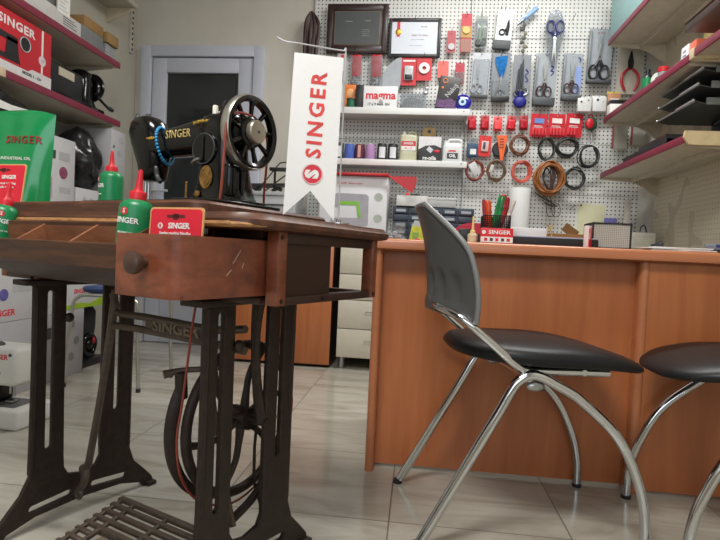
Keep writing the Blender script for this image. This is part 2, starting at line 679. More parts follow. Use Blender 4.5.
rings = [[Vector((x, y, z)) for x, y in top_outline(-.95, -.13 - i, .018 + i, .42 - i, .03)] for i, z in ((.0, .7575), (0, .774), (.003, .778), (.007, .7795))]
b.loft(rings)
b.build('folding_leaf', W_TABLE, tb, 30)
b = MB()
b.span((-1.34, .008, .736), (-.953, .482, .775), .006)
b.build('extension_leaf', W_TABLE, tb)
b = MB()
b.tube([(-.94, .002, .739), (-.6, .001, .739), (-.3, .002, .7385), (-.07, .002, .738), (-.04, .005, .738), (-.018, .018, .738), (-.004, .045, .738)], [.0062, .0062, .0062, .006, .005, .004, .002], 8, flat=.9)
b.build('edge_moulding', W_BARE, tb)
b = MB()
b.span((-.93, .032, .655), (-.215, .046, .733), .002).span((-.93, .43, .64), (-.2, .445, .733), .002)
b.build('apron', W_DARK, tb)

def drawer_case(s, xo):
    """open frame hanging under the top; xo outer side, s = +1 when the outer side is towards +x"""
    xi = xo - s * .17
    for xp, w in ((xo, -.027), (xi, .024)):
        for y0, y1 in ((.098, .123), (.430, .453)):
            xa, xb = sorted((xp, xp + s * w))
            c = MB()
            c.span((xa, y0, .603), (xb, y1, .734), .003)
            c.build('corner_post', W_DRAWER, tb)
    c = MB()
    xr, xq = sorted((xo - s * .004, xo - s * .03))
    c.span((xr, .122, .712), (xq, .431, .733), .002).span((xr, .122, .603), (xq, .431, .618), .002)
    xr, xq = sorted((xi + s * .004, xi + s * .024))
    c.span((xr, .122, .712), (xq, .431, .733), .002).span((xr, .122, .603), (xq, .431, .618), .002)
    x0, x1 = sorted((xi + s * .03, xo - s * .036))
    c.span((x0, .095, .603), (x1, .118, .6155), .002).span((x0, .095, .718), (x1, .118, .733), .002).span((x0, .42, .603), (x1, .445, .618), .002)
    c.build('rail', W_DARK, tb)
    c = MB()
    xr, xq = sorted((xo - s * .012, xo - s * .024))
    c.span((xr, .122, .617), (xq, .278, .713))
    xr, xq = sorted((xi + s * .006, xi + s * .016))
    c.span((xr, .123, .617), (xq, .415, .713))
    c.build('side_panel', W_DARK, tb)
    c = MB()
    for y in (.110, .243, .441):
        c.cyl((xo - s * .002, y, .6115), (xo + s * .0015, y, .6115), .0042, n=10)
    c.cyl((xo - s * .002, .106, .722), (xo + s * .002, .106, .722), .004, n=10)
    c.build('screw', IRON, tb)
drawer_case(1, -.02)
drawer_case(-1, -.905)

def drawer(x0, x1, yf, yb, z0, z1, knob_x):
    d = MB()
    r = .03
    out = [(x0, yf + .016), (x0, yf), (x1 - r, yf)] + [(x1 - r + r * math.sin(R(a)), yf + r - r * math.cos(R(a))) for a in (18, 36, 54, 72, 90)] + [(x1, yb), (x1 - .01, yb), (x1 - .01, yf + .03), (x1 - .022, yf + .016)]
    d.prism(out, z0, z1, 'XY')
    d.span((x0, yf + .016, z0), (x0 + .01, yb, z1 - .004)).span((x0, yb - .012, z0), (x1 - .001, yb, z1 - .004))
    d.span((x0 + .005, yf + .01, z0), (x1 - .004, yb - .004, z0 + .007))
    o = d.build('drawer', W_DRAWER, tb, 30)
    k = MB()
    k.lathe([(.0, -.004), (.009, -.004), (.008, .004), (.0085, .008), (.015, .012), (.0175, .018), (.0165, .025), (.01, .0295), (0, .0305)], (knob_x, yf, (z0 + z1) / 2 + .004), (0, -1, 0), 24)
    k.build('knob', mat((70, 50, 42), .35, var=.2), o)
    s_ = MB()
    for y, z, l, a_ in ((yf + .12, z0 + .066, .028, .9), (yf + .103, z0 + .040, .014, .7), (yf + .135, z0 + .052, .01, 1.2)):
        s_.box((x1 + .0002, y, z), (.0006, l, .0014), (a_, 0, 0))
    s_.build('scratch', mat((176, 158, 136), .6), o)
    return o
drawer(-.19, -.051, -.09, .27, .620, .7155, -.122)
drawer(-.862, -.738, .088, .38, .62, .71, -.80)

# tilting centre drawer with compartments
dc = MB()
pf = [(-.082, .697), (-.072, .699), (-.060, .662), (-.070, .658)]
dc.prism(pf, -.705, -.192, 'YZ')
dc.prism([(-.022, .735), (-.012, .737), (.012, .64), (.002, .637)], -.705, -.192, 'YZ')
dside = [(-.079, .697), (-.015, .735), (.018, .63), (-.062, .66)]
dc.prism(dside, -.705, -.697, 'YZ'); dc.prism(dside, -.2, -.192, 'YZ')
dc.prism([(-.064, .665), (.0, .648), (.0, .642), (-.064, .658)], -.705, -.192, 'YZ')
do = dc.build('drawer', W_TABLE, tb, 25)
for x in (-.512, -.345):
    v = MB()
    v.prism([(-.074, .697), (-.02, .731), (0, .645), (-.06, .66)], x, x + .007, 'YZ')
    v.build('divider', W_INSIDE, do)
v = MB()
v.prism([(-.062, .6655), (-.005, .6495), (-.021, .728), (-.024, .728), (-.009, .653), (-.062, .668)], -.696, -.201, 'YZ')
v.build('lining', W_INSIDE, do)
bl = MB()
arc = [(-.062, .66), (-.03, .643), (.02, .622), (.08, .61), (.14, .614), (.17, .63)]
bl.prism(arc + [(y + .003, z + .008) for y, z in arc[::-1]], -.70, -.197, 'YZ')
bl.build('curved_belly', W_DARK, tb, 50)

# cast iron side frames
def iron_outline():
    o = []
    o += [(.066, .604), (.083, .585), (.086, .30), (.088, .20), (.084, .135), (.064, .095), (.026, .052), (.0, .024), (-.012, .0), (.022, .0), (.036, .016), (.10, .034), (.215, .04)]
    o += [(.33, .034), (.394, .016), (.408, .0), (.442, .0), (.434, .024), (.410, .05), (.372, .088), (.356, .13), (.354, .20), (.354, .30), (.354, .585), (.37, .604)]
    o += [(.27, .604), (.264, .59), (.263, .30), (.264, .165), (.266, .135), (.255, .114), (.215, .106), (.18, .114), (.168, .135), (.166, .165), (.163, .30), (.161, .59), (.155, .604)]
    return o
def slot(x0, z0, x1, z1, n=6):
    """an elongated hole from the lower end to the upper end"""
    r = .0075
    dx, dz = x1 - x0, z1 - z0
    L = math.hypot(dx, dz); dx, dz = dx / L, dz / L
    nx, nz = -dz, dx
    o = []
    for k in range(n + 1):
        t = PI * k / n
        o.append((x1 + r * (nx * math.cos(t) + dx * math.sin(t)), z1 + r * (nz * math.cos(t) + dz * math.sin(t))))
    for k in range(n + 1):
        t = PI + PI * k / n
        o.append((x0 + r * (nx * math.cos(t) + dx * math.sin(t)), z0 + r * (nz * math.cos(t) + dz * math.sin(t))))
    return o
loops = [iron_outline(), slot(.1255, .20, .1225, .57), slot(.308, .255, .307, .57), slot(.092, .056, .182, .064), slot(.25, .064, .34, .056)]
for x in (-.73, -.174):
    p = plate(loops, .013, .003, IRON, 'side_iron', tb, (x, 0, 0), (PI / 2, 0, PI / 2))
    f = MB()
    f.span((x - .028, .05, .592), (x + .028, .395, .604), .002)
    for y in (.005, .427):
        f.span((x - .02, y - .014, 0), (x + .02, y + .014, .012), .003)
    # raised rims along the uprights
    for yy in (.089, .350):
        f.tube([(x, yy, .585), (x, yy + (.002 if yy < .2 else -.001), .35), (x, yy, .14)], .0085, 8, sub=3)
    f.ball((x + .012, .165, .51), (.01, .012, .012), 10, 6)
    f.build('iron_rim', IRON, p).matrix_parent_inverse = p.matrix_basis.inverted()
# back brace with raised letters
b = MB()
ya = .212
b.tube([(-.62, ya, .575), (-.607, ya, .55), (-.60, ya, .53), (-.5, ya, .529), (-.40, ya, .527), (-.28, ya, .524), (-.188, ya, .535)], .0085, 8)
b.tube([(-.612, ya, .497), (-.55, ya, .499), (-.4, ya, .497), (-.28, ya, .494), (-.188, ya, .49)], .009, 8)
b.tube([(-.612, ya, .585), (-.614, ya, .54), (-.626, ya, .46), (-.652, ya, .32), (-.688, ya, .16), (-.70, ya, .125), (-.718, ya, .118)], [.007, .010, .010, .009, .009, .010, .011], 8)
b.tube([(-.30, ya, .524), (-.292, ya + .004, .46), (-.275, ya + .006, .36), (-.235, ya + .008, .2), (-.2, ya, .12)], .006, 8)
b.span((-.492, ya - .004, .4985), (-.275, ya + .004, .527))
b.build('back_brace', IRON_WORN, tb)
RAISED = mat((112, 98, 84), .5, .1, var=.2)
text('SINGER', .037, RAISED, tb, (-.389, ya - .0042, .5135), bold=.0013, ext=.003, sx=1.2, name='raised_lettering')
# flywheel
FC = Vector((-.232, .262, .333))
w = MB()
w.ring(FC, (1, 0, 0), .158, .0105, 12, 56)
w.cyl(FC - Vector((.024, 0, 0)), FC + Vector((.022, 0, 0)), .024, n=20)
for k in range(6):
    a = R(k * 60 + 14)
    P = lambda r, d: FC + Vector((0, math.cos(a + d) * r, math.sin(a + d) * r))
    w.tube([P(.018, 0), P(.06, .12), P(.10, .08), P(.152, -.1)], [.011, .0075, .007, .0095], 8, flat=.8)
w.cyl(FC + Vector((.02, 0, 0)), FC + Vector((.022, .058, -.008)), .009)
wo = w.build('flywheel', IRON, tb)
b = MB()
b.cyl(FC + Vector((-.024, 0, 0)), FC + Vector((.072, 0, 0)), .009)
b.tube([(-.178, .262, .333), (-.19, .255, .42), (-.185, .24, .52), (-.18, .24, .592)], [.014, .010, .010, .014], 8)
b.build('wheel_bracket', IRON, tb)
cp = FC + Vector((.03, .058, -.008))
b = MB()
b.tube([cp, cp + Vector((.002, -.002, -.06)), cp + Vector((-.002, -.01, -.13)), cp + Vector((-.006, -.05, -.175)), (-.232, .19, .10)], [.013, .0085, .0085, .009, .010], 8)
b.ball(cp, (.014, .017, .017), 12, 8)
b.build('pitman_rod', IRON, tb)
b = MB()
b.tube([cp + Vector((-.02, -.02, .0)), (-.225, .30, .18), (-.20, .33, .075)], .0035, 6, sub=2)
b.build('stay_rod', IRON, tb)
# belt guard around the front of the wheel
b = MB()
g = []
for k in range(12):
    a = R(148 + k * 10)
    g.append((-.262, FC.y + .170 * math.cos(a), FC.z + .170 * math.sin(a)))
b.tube(g, .012, 8, sub=2, flat=.55)
b.cyl((-.262, .117, .40), (-.262, .113, .452), .012, n=12)
b.build('belt_guard', IRON, tb)
b = MB()
b.tube([(-.278, .085, .449), (-.262, .113, .455), (-.235, .145, .457), (-.205, .178, .46)], [.009, .006, .006, .006], 8)
b.build('belt_shifter', IRON_WORN, tb)
# pedal
pz = lambda y: .085 + (y - .1) * .22
b = MB()
X0, X1, Y0, Y1 = -.525, -.195, -.072, .182
def bar(p, q, w=.011, h=.010):
    p, q = Vector(p), Vector(q)
    d = q - p
    ang = math.atan2(d.y, d.x)
    pit = math.asin(d.z / d.length)
    b.box((p + q) / 2, (d.length, w, h), (0, -pit, ang), .002, 1)
for k in range(13):
    y = Y0 + (Y1 - Y0) * k / 12
    if k in (5, 6, 7):
        bar((X0, y, pz(y)), (X0 + .05, y, pz(y))); bar((X1 - .05, y, pz(y)), (X1, y, pz(y)))
    else:
        bar((X0, y, pz(y)), (X1, y, pz(y)), .016 if k in (0, 12) else .0125)
for x in (X0 + .012, X0 + .055, (X0 + X1) / 2, X1 - .055, X1 - .012):
    if x == (X0 + X1) / 2:
        bar((x, Y0, pz(Y0)), (x, Y0 + .08, pz(Y0 + .08)), .009); bar((x, Y1 - .08, pz(Y1 - .08)), (x, Y1, pz(Y1)), .009)
    else:
        bar((x, Y0, pz(Y0)), (x, Y1, pz(Y1)), .010)
po = b.build('treadle_pedal', IRON_WORN, tb)
ym = (Y0 + Y1) / 2
text('SINGER', .066, RAISED, po, (-.35, ym, pz(ym) - .003), (math.atan(.22), 0, 0), bold=.003, ext=.004, sx=.9, name='raised_lettering')
b = MB()
b.cyl((-.49, .10, .074), (-.176, .10, .074), .007)
b.build('pedal_axle', IRON_WORN, tb)
b = MB()
b.tube([(-.705, .21, .13), (-.694, .204, .115), (-.69, .2, .095), (-.697, .194, .078), (-.69, .186, .066), (-.676, .18, .066)], [.009, .011, .010, .009, .009, .007], 8)
b.build('brace_hook', IRON_WORN, tb)

# ================================================================== LEATHER BELT
bt = MB()
pts = [(-.146, .157, .952), (-.143, .115, .948), (-.142, .090, .93), (-.142, .085, .88), (-.147, .083, .78), (-.176, .087, .68), (-.21, .094, .58), (-.224, .094, .48), (-.23, .090, .40), (-.232, .082, .333), (-.232, .094, .26), (-.232, .136, .198), (-.232, .20, .162), (-.232, .262, .151), (-.232, .345, .176), (-.232, .413, .24), (-.232, .440, .333), (-.226, .39, .45), (-.21, .30, .62), (-.185, .248, .78), (-.168, .232, .88), (-.165, .224, .93), (-.165, .198, .952)]
bt.tube([tabw(*p) for p in pts], .0024, 8, True, 4)
tag(bt.build('drive_belt', LEATHER), 'thin red-brown leather drive belt running from the black handwheel down to the iron flywheel', 'belt')

# ================================================================== SEWING MACHINE
MO = (-.285, .156, .7795)
sm = thing('sewing_machine', 'black antique sewing machine with gold lettering and big spoked handwheel on the treadle table', 'sewing machine', tabw(*MO), TA)
def mb(): return MB(MO)
b = mb()
b.span((-.53, .068, .7795), (-.138, .246, .786), .003, 3)
b.span((-.30, .095, .783), (-.15, .215, .792), .004)
b.build('bed', JAPAN, sm)
b = mb()
secs = [(.79, -.212, .160, .064, .052), (.80, -.212, .160, .058, .048), (.825, -.210, .158, .049, .044), (.86, -.210, .156, .044, .041), (.89, -.212, .156, .043, .040), (.92, -.212, .156, .046, .041), (.94, -.214, .156, .046, .038), (.953, -.214, .156, .040, .031), (.959, -.214, .156, .026, .02)]
b.loft([superring((x, y, z), (0, 0, 1), hu, hv, 2.8, 28, (0, 1, 0)) for z, x, y, hu, hv in secs])
b.build('pillar', JAPAN, sm, 60)
b = mb()
secs = [(-.175, .918, .038, .033), (-.20, .918, .040, .034), (-.25, .9185, .037, .033), (-.29, .917, .034, .031), (-.33, .914, .031, .030), (-.37, .912, .029, .029), (-.41, .912, .029, .029), (-.44, .915, .029, .028)]
b.loft([superring((x, .156, z), (1, 0, 0), hv, hz, 2.6, 28) for x, z, hz, hv in [(s[0], s[1], s[2], s[3]) for s in secs]])
b.build('arm', JAPAN, sm, 60)
b = mb()
secs = [(.836, -0.417, .019, .02), (.84, -0.417, .025, .025), (.87, -0.418, .033, .028), (.895, -0.422, .040, .03), (.915, -0.427, .045, .032), (.94, -0.434, .046, .033), (.958, -0.437, .041, .03), (.970, -0.441, .029, .022), (.975, -0.444, .016, .012)]
b.loft([superring((x, .156, z), (0, 0, 1), hu, hv, 2.7, 26, (0, 1, 0)) for z, x, hu, hv in secs])
b.build('head', JAPAN, sm, 60)
b = mb()
b.lathe([(0, 0), (.007, 0), (.007, .008), (.0045, .010), (.0045, .014), (0, .015)], (-.466, .15, .968), (0, 0, 1), 14)
b.lathe([(0, 0), (.005, 0), (.005, .012), (0, .013)], (-.435, .152, .968), (0, 0, 1), 12)
b.build('top_screw', mat((96, 98, 98), .35, .6), sm)
b = mb()
b.cyl((-.44, .156, .84), (-.44, .156, .797), .0042, n=10).cyl((-.43, .156, .84), (-.43, .156, .79), .0036, n=10)
b.span((-.462, .146, .783), (-.436, .168, .788), .001)
b.cyl((-.43, .156, .80), (-.43, .156, .785), .001, n=6)
b.span((-.46, .149, .797), (-.445, .163, .812), .002)
b.build('needle_bar', STEEL, sm)
b = mb()
b.tube([(-.415, .15, .873), (-.402, .145, .872), (-.392, .142, .86), (-.385, .140, .842), (-.372, .138, .83)], [.005, .0055, .0055, .005, .0045], 8)
b.build('presser_lever', mat((56, 58, 60), .35, .5), sm)
# tension disc on the pillar front
b = mb()
b.lathe([(.0, 0), (.031, 0), (.031, .007), (.0295, .010), (.0, .010)], (-.222, .121, .886), (0, -1, 0), 30)
b.span((-.2245, .1085, .865), (-.2195, .1125, .909), .001)
co = b.build('cover_disc', JAPAN, sm)
b = mb()
b.ring((-.222, .1112, .886), (0, -1, 0), .0285, .0012, 6, 36)
b.build('disc_rim', DGREY, co)
b = mb()
b.tube([(-.25, .109, .858), (-.238, .103, .862), (-.222, .103, .866)], [.0025, .003, .0028], 8, sub=3)
b.build('thread_hook', STEEL, sm)
b = mb()
b.lathe([(0, 0), (.0165, 0), (.016, .0016), (0, .002)], (0, 0, 0), (0, -1, 0), 28)
o = b.build('brass_badge', BRASS, sm, 30)
o.data.transform(Matrix.Translation(Vector((-0.214, .1125, .832)) - Vector(MO)) @ Matrix.Diagonal((1, 1, 1.35, 1)).to_4x4() @ Matrix.Translation(Vector(MO)))
b = mb()
b.ring((-0.214, .1105, .832), (0, -1, 0), .0115, .0008, 6, 28, 1.35, 1).ring((-0.214, .1105, .832), (0, -1, 0), .006, .0008, 6, 20, 1.3, 1)
b.build('relief_ring', BRASS, sm)
b = mb()
b.lathe([(0, 0), (.0065, 0), (.0065, .003), (.004, .004), (0, .004)], (-.232, .110, .800), (0, -1, 0), 16)
b.build('screw', BRASS, sm)
text('SINGER', .023, mat((206, 184, 116), .4, .3), sm, Vector((-.309, .1244, .9225)) - Vector(MO), bold=.0001, sx=.86, ext=.0006, space=1.12)
b = mb()
for i in range(7):
    x = -.262 + i * .0062
    b.ball((x, .1225 - .0006 * i, .942 - abs(i - 3) * .0006), (.0034, .0010, .0022 if i % 2 else .0036), 8, 5)
b.tube([(-.266, .1225, .942), (-.242, .121, .942), (-.218, .119, .942)], .0009, 6)
for i in range(5):
    b.ball((-.402 + i * .0055, .1255 + .0002 * i, .920), (.003, .001, .0022 + .001 * (2 - abs(i - 2))), 8, 5)
b.build('gold_ornament', GOLD, sm)
# handwheel
HC = Vector((-.146, .156, .922))
b = mb()
prof = [(.0605, -.006), (.0655, -.011), (.071, -.0105), (.0735, -.005), (.0735, .004), (.071, .008), (.0655, .009), (.0605, .006)]
n = 56
rings = []
for k in range(n):
    t = 2 * PI * k / n
    rings.append([HC + Vector((x, r * math.cos(t), r * math.sin(t))) for r, x in prof])
rings.append(rings[0])
b.loft(rings, False)
bmesh.ops.remove_doubles(b.bm, verts=list(b.bm.verts), dist=1e-5)
hw = b.build('handwheel', JAPAN, sm)
b = mb()
b.lathe([(.066, -.0115), (.0715, -.0112), (.0742, -.006), (.0742, .0035), (.0715, .0082), (.0705, .0075), (.0725, 0), (.066, -.0105), (.066, -.0115)], HC, (1, 0, 0), 56, False)
b.build('bright_rim', mat((168, 166, 158), .3, .85), hw)
b = mb()
for k in range(9):
    a = R(k * 40 + 8)
    P = lambda r, x: HC + Vector((x, math.cos(a) * r, math.sin(a) * r))
    b.tube([P(.018, -.002), P(.038, -.002), P(.064, -.001)], [.0065, .0042, .0058], 8, sub=4)
b.lathe([(0, -.02), (.03, -.02), (.034, -.012), (.03, .004), (.022, .008), (0, .008)], HC, (1, 0, 0), 30)
b.build('wheel_spokes', JAPAN, hw)
b = mb()
b.lathe([(0, .006), (.0215, .006), (.0235, .010), (.0235, .017), (.0215, .020), (.004, .0205), (0, .0205)], HC, (1, 0, 0), 30)
hb = b.build('hub_knob', mat((158, 152, 138), .35, .8), hw)
b = mb()
b.lathe([(0, .0204), (.0035, .0204), (.003, .0218), (0, .022)], HC, (1, 0, 0), 12)
b.build('hub_screw', DGREY, hb)
for o_ in [hw] + list(hw.children_recursive):
    q_ = HC + Vector((0, 0, -.002)) - Vector(MO)
    o_.data.transform(Matrix.Translation(q_) @ Matrix.Diagonal((1, .955, .955, 1)) @ Matrix.Translation(-(HC - Vector(MO))))
b = mb()
b.cyl((-.2, .156, .92), (-.14, .156, .92), .013)
b.lathe([(.018, -.03), (.028, -.03), (.030, -.024), (.025, -.02), (.025, -.016), (.03, -.012), (.018, -.012)], HC - Vector((.012, 0, 0)), (1, 0, 0), 26)
b.build('wheel_shaft', JAPAN, sm)
# bobbin winder, spool pin and rear boss
b = mb()
b.tube([(-.2, .135, .955), (-.185, .128, .962), (-.17, .122, .957), (-.16, .12, .945)], [.006, .008, .008, .006], 8)
b.lathe([(0, 0), (.012, 0), (.013, .003), (.012, .006), (0, .006)], (-.178, .122, .962), (1, 0, 0), 18)
b.cyl((-.196, .126, .965), (-.174, .124, .968), .003)
b.build('bobbin_winder', mat((60, 58, 54), .4, .6), sm)
b = mb()
b.cyl((-.222, .15, .953), (-.222, .15, .964), .009, .008).cyl((-.204, .15, .952), (-.204, .15, .972), .0022, n=8)
sp = b.build('spool_pin', STEEL, sm)
b = mb()
b.lathe([(0, .957), (.0052, .957), (.0055, .97), (.0045, .974), (0, .975)], (-.222, .138, 0), (0, 0, 1), 14)
b.build('pin_cap', mat((232, 228, 212), .4), sp)
b = mb()
b.span((-.183, .118, .792), (-.158, .165, .858), .009, 3)
b.span((-.1585, .125, .80), (-.154, .133, .85), .002).span((-.1585, .145, .80), (-.154, .153, .85), .002)
b.build('motor_boss', JAPAN, sm)
b = mb()
b.cyl((-.252, .10, .779), (-.252, .10, .820), .0022, n=8)
b.ball((-.252, .10, .820), .0026, 8, 6)
b.build('thread_pin', BRASS, sm)

# bead bracelet around the arm
bc = MB()
cc = Vector((-.376, .150, .901))
ax = Vector((.90, .40, .20)).normalized()
ua = Vector((0, 0, 1)); ua = (ua - ax * ua.dot(ax)).normalized(); va = ax.cross(ua)
for k in range(34):
    t = 2 * PI * k / 34
    p = cc + ua * math.cos(t) * .0385 + va * math.sin(t) * .037 + Vector((0, 0, .006))
    bc.ball(tabw(*p), .0036, 8, 6)
tag(bc.build('bead_bracelet', mat((26, 132, 184), .25, var=.35, scale=130)), 'bright blue bead bracelet hung around the arm of the black sewing machine', 'bracelet')

# ================================================================== OIL BOTTLES
def oil_bottle(label, loc, rot, group=None, s=1.):
    t = thing('oil_bottle', label, 'bottle', loc, rot, group)
    b = MB()
    b.lathe([(0, 0), (.024, 0), (.027, .003), (.0275, .008), (.0275, .074), (.026, .081), (.021, .087), (.013, .0905), (.0115, .094), (0, .094)], n=32)
    b.build('body', GREEN, t, 30)
    b = MB()
    b.lathe([(0, .09), (.0135, .09), (.0138, .101), (.0125, .1035), (.0085, .105), (.0062, .109), (.0048, .125), (.0036, .138), (.0026, .1405), (0, .141)], n=24)
    b.build('nozzle', RED, t, 30)
    text('SINGER', .0125, WHITE, t, (0, -.0277, .054), bold=.0003, wrap=.0277)
    text('MACHINE OIL', .0046, WHITE, t, (0, -.0277, .034), wrap=.0277)
    text('100 ml', .004, WHITE, t, (0, -.0277, .016), wrap=.0277)
    disc(t, LOGO_RED, (-.004, -.0272, .0695), .0062)
    text('S', .010, WHITE, t, (-.004, -.0279, .0695), bold=.0003, name='emblem_letter')
    return t
bx = tabw(-.226, -.035, .683)
oil_bottle('green oil bottle with red nozzle tilted beside the red card in the open drawer', bx, (0, R(5), R(-4)))
bx = tabw(-.622, .20, .7795)
oil_bottle('green oil bottle with red nozzle standing upright on the table beside the machine head', bx, (0, 0, R(-48)))
bx = tabw(-.668, -.03, .678)
oil_bottle('green oil bottle cut off by the picture edge in front of the green pouch', bx, (R(-4), R(9), R(40)))

# ================================================================== CARDS ON THE TABLE
def red_card(name, label, loc, rot, w, h, lines):
    t = thing(name, label, 'card', loc, rot)
    b = MB()
    b.prism(rounded(-w / 2, 0, w / 2, h, .007), -.0012, .0012, 'XZ')
    b.build('card_back', TAN, t)
    b = MB()
    b.prism(rounded(-w / 2 + .003, .003, w / 2 - .003, h - .003, .006), -.0022, -.0010, 'XZ')
    b.build('printed_face', mat((214, 30, 54), .4, var=.03), t)
    b = MB()
    b.prism(rounded(-.018, h - .017, .018, h - .012, .0022), -.0026, -.0020, 'XZ').prism(rounded(-.006, h - .020, .006, h - .010, .003), -.0026, -.0020, 'XZ')
    b.build('hanging_slot', mat((92, 26, 26), .6), t)
    return t
t = red_card('needle_card', 'red needle card with tan border standing in the open side drawer', tabw(-.1245, -.036, .6275), (R(-3), 0, TA + R(8)), .107, .133, 2)
text('SINGER', .0125, WHITE, t, (.007, -.0025, .103), bold=.0004)
disc(t, WHITE, (-.030, -.0022, .103), .0048); text('S', .0078, LOGO_RED, t, (-.030, -.0030, .103), name='emblem_letter', bold=.0003)
text('Sewing machine Needles', .0062, WHITE, t, (0, -.0025, .0915), bold=.0001)
text('for household use', .0042, WHITE, t, (0, -.0025, .0845))
MB().span((-.04, -.0028, .074), (.04, -.0020, .0785)).build('white_band', WHITE, t)
t = red_card('needle_card', 'red card leaning against the green pouch at the edge of the picture', tabw(-.812, .045, .7795), (R(-8), 0, TA + R(16)), .125, .094, 2)
text('SINGER', .0125, WHITE, t, (.018, -.0026, .062), bold=.0004)
text('Overlock + Quilting', .0068, WHITE, t, (.012, -.0026, .047), bold=.0001)
text('Needle + System', .0068, WHITE, t, (.012, -.0026, .038), bold=.0001)
o = MB(); o.ring((.028, -.0024, .016), (0, -1, 0), .008, .0006, 5, 20, 1, 1.6)
o.build('outline_print', SALMON, t)

# green refill pouch
t = thing('oil_pouch', 'big shiny green oil refill pouch standing on the table behind a red card', 'pouch', tabw(-1.03, .20, .7755), TA + R(20))
def pouch(s):
    def f(u, v):
        w = .112 * (1 - .13 * min(1, 1.6 * (1 - v)) ** 2) + .003 * math.sin(v * 6)
        x = (u - .5) * 2
        d = max(0, (1 - abs(x) ** 2.6)) * max(0, 1 - v ** 1.6) ** .8
        y = s * (.006 * (1 - abs(x) ** 8) + .045 * d) + .0035 * math.sin(9 * u + 5 * v) * (1 - abs(x)) * (v > .02)
        return (x * w, y, .002 + v * .276 - .012 * abs(x) ** 3 * v)
    return f
b = MB()
b.shell(pouch(-1), pouch(1), 26, 26)
b.build('body', mat((8, 134, 74), .22, var=.06, scale=14, bmp=.08, coat=.4), t, 70)
def on_pouch(o, cx, cz, lift):
    """lay flat lettering onto the bulging front of the pouch"""
    for v in o.data.vertices:
        x, z = v.co.x + cx, v.co.y + cz
        vv = min(.99, max(.01, z / .29))
        w = .112 * (1 - .13 * min(1, 1.6 * (1 - vv)) ** 2)
        q = pouch(-1)(x / (2 * w) + .5, vv)
        v.co = (x, q[1] - lift - max(0, v.co.z), z)
    o.rotation_euler = (0, 0, 0)
    o.location = (0, 0, 0)
on_pouch(text('SINGER', .029, mat((140, 32, 36), .5), t, (0, 0, 0), bold=.0004, space=1.1), .034, .192, .0008)
on_pouch(text('INDUSTRIAL OIL', .0115, WHITE, t, (0, 0, 0), bold=.0001), .02, .14, .0008)
em = MB(); em.lathe([(0, 0), (.007, 0), (.0138, 0), (.014, .0003), (.0138, .0006), (.007, .0006), (0, .0006)], n=24)
eo = em.build('emblem', LOGO_RED, t); on_pouch(eo, -.055, .198, .0005)
on_pouch(text('S', .022, WHITE, t, (0, 0, 0), name='emblem_letter', bold=.0006), -.055, .198, .0012)

# ================================================================== PENNANT FLAG
ft = thing('table_flag', 'white swallowtail pennant with red lettering hanging from a thin chrome stand', 'flag', (-.163, 1.10, .7585), 0)
FL, FR_ = Vector((-.258, 1.041, 0)), Vector((-.164, 1.063, 0))
fo = Vector(ft.location)
ang = math.atan2(FR_.y - FL.y, FR_.x - FL.x)
fw = (FR_ - FL).length
fm = (FL + FR_) / 2
b = MB()
H0, H1, HV = .7635, 1.087, .820
out = [(-fw / 2, H1), (-fw / 2 - .009, H0 + .006), (-.006, HV), (fw / 2 - .005, H0), (fw / 2, H1 - .002)]
b.prism(out, -.0006, .0006, 'XZ')
fl = b.build('pennant', fabric('white_satin', (250, 250, 249), .3), ft, loc=fm - Vector((fo.x, fo.y, fo.z)), rot=(0, 0, ang))
text('SINGER', .041, mat((206, 52, 44), .4, .0, var=.25, scale=60), fl, (.001, -.0007, .968), (PI / 2, R(-88), 0), bold=.0012, sx=1.0, space=1.3)
disc(fl, LOGO_RED, (-.003, -.0006, .853), .0205, n=36)
o = MB(); o.ring((-.003, -.0012, .853), (0, -1, 0), .0192, .0009, 5, 40)
o.build('emblem_ring', WHITE, fl)
text('S', .034, WHITE, fl, (-.003, -.0013, .853), (PI / 2, R(-90), 0), bold=.0022, name='emblem_letter')
b = MB(fo)
px_, py_ = -.163, 1.084
b.tube([(px_, py_, .7640), (px_, py_, .95), (px_, py_, 1.10), (px_ - .004, py_ - .002, 1.106), (px_ - .02, py_ - .008, 1.106), (-.25, 1.044, 1.1055), (-.275, 1.036, 1.106), (-.292, 1.033, 1.113)], .0016, 8, sub=4)
b.build('pole', mat((206, 208, 210), .3, .3), ft)
b = MB(fo)
b.lathe([(0, .7588), (.022, .7588), (.022, .761), (.006, .763), (.004, .768), (0, .768)], (px_, py_, 0), n=28)
b.build('base', CHROME, ft)
# ================================================================== COUNTER
ct = thing('counter', 'long cherry wood shop counter with thick worktop behind the chairs', 'counter', (0, 1.72, 0))
def cb(): return MB((0, 1.72, 0))
b = cb()
pr = [(1.70, .722), (1.712, .716), (2.30, .716), (2.30, .754), (1.712, .754), (1.702, .750), (1.698, .742)]
b.prism(pr, -.135, 1.10, 'YZ')
b.build('worktop', W_TOP, ct, 50)
b = cb()
b.span((-.108, 1.764, .012), (.70, 1.782, .716))
b.build('front_panel', W_COUNTER, ct)
b = cb()
b.span((.70, 1.727, .012), (1.08, 1.745, .716))
b.build('front_panel', W_COUNTER, ct)
def bull(x, y0, y1, r):
    return [(x - r, y1), (x - r, y0 + r)] + [(x - r * math.cos(R(a)), y0 + r - r * math.sin(R(a))) for a in (30, 60, 90, 120, 150)] + [(x + r, y0 + r), (x + r, y1)]
b = cb()
b.prism(bull(-.122, 1.712, 2.28, .014), 0, .716, 'XY')
b.build('end_panel', W_TOP, ct, 40)
b = cb()
b.prism(bull(.697, 1.722, 1.80, .016), 0, .716, 'XY')
b.build('divider_post', W_TOP, ct, 40)
b = cb()
b.span((1.066, 1.74, 0), (1.084, 2.28, .716))
b.build('end_panel', W_TOP, ct)
CZ = .754

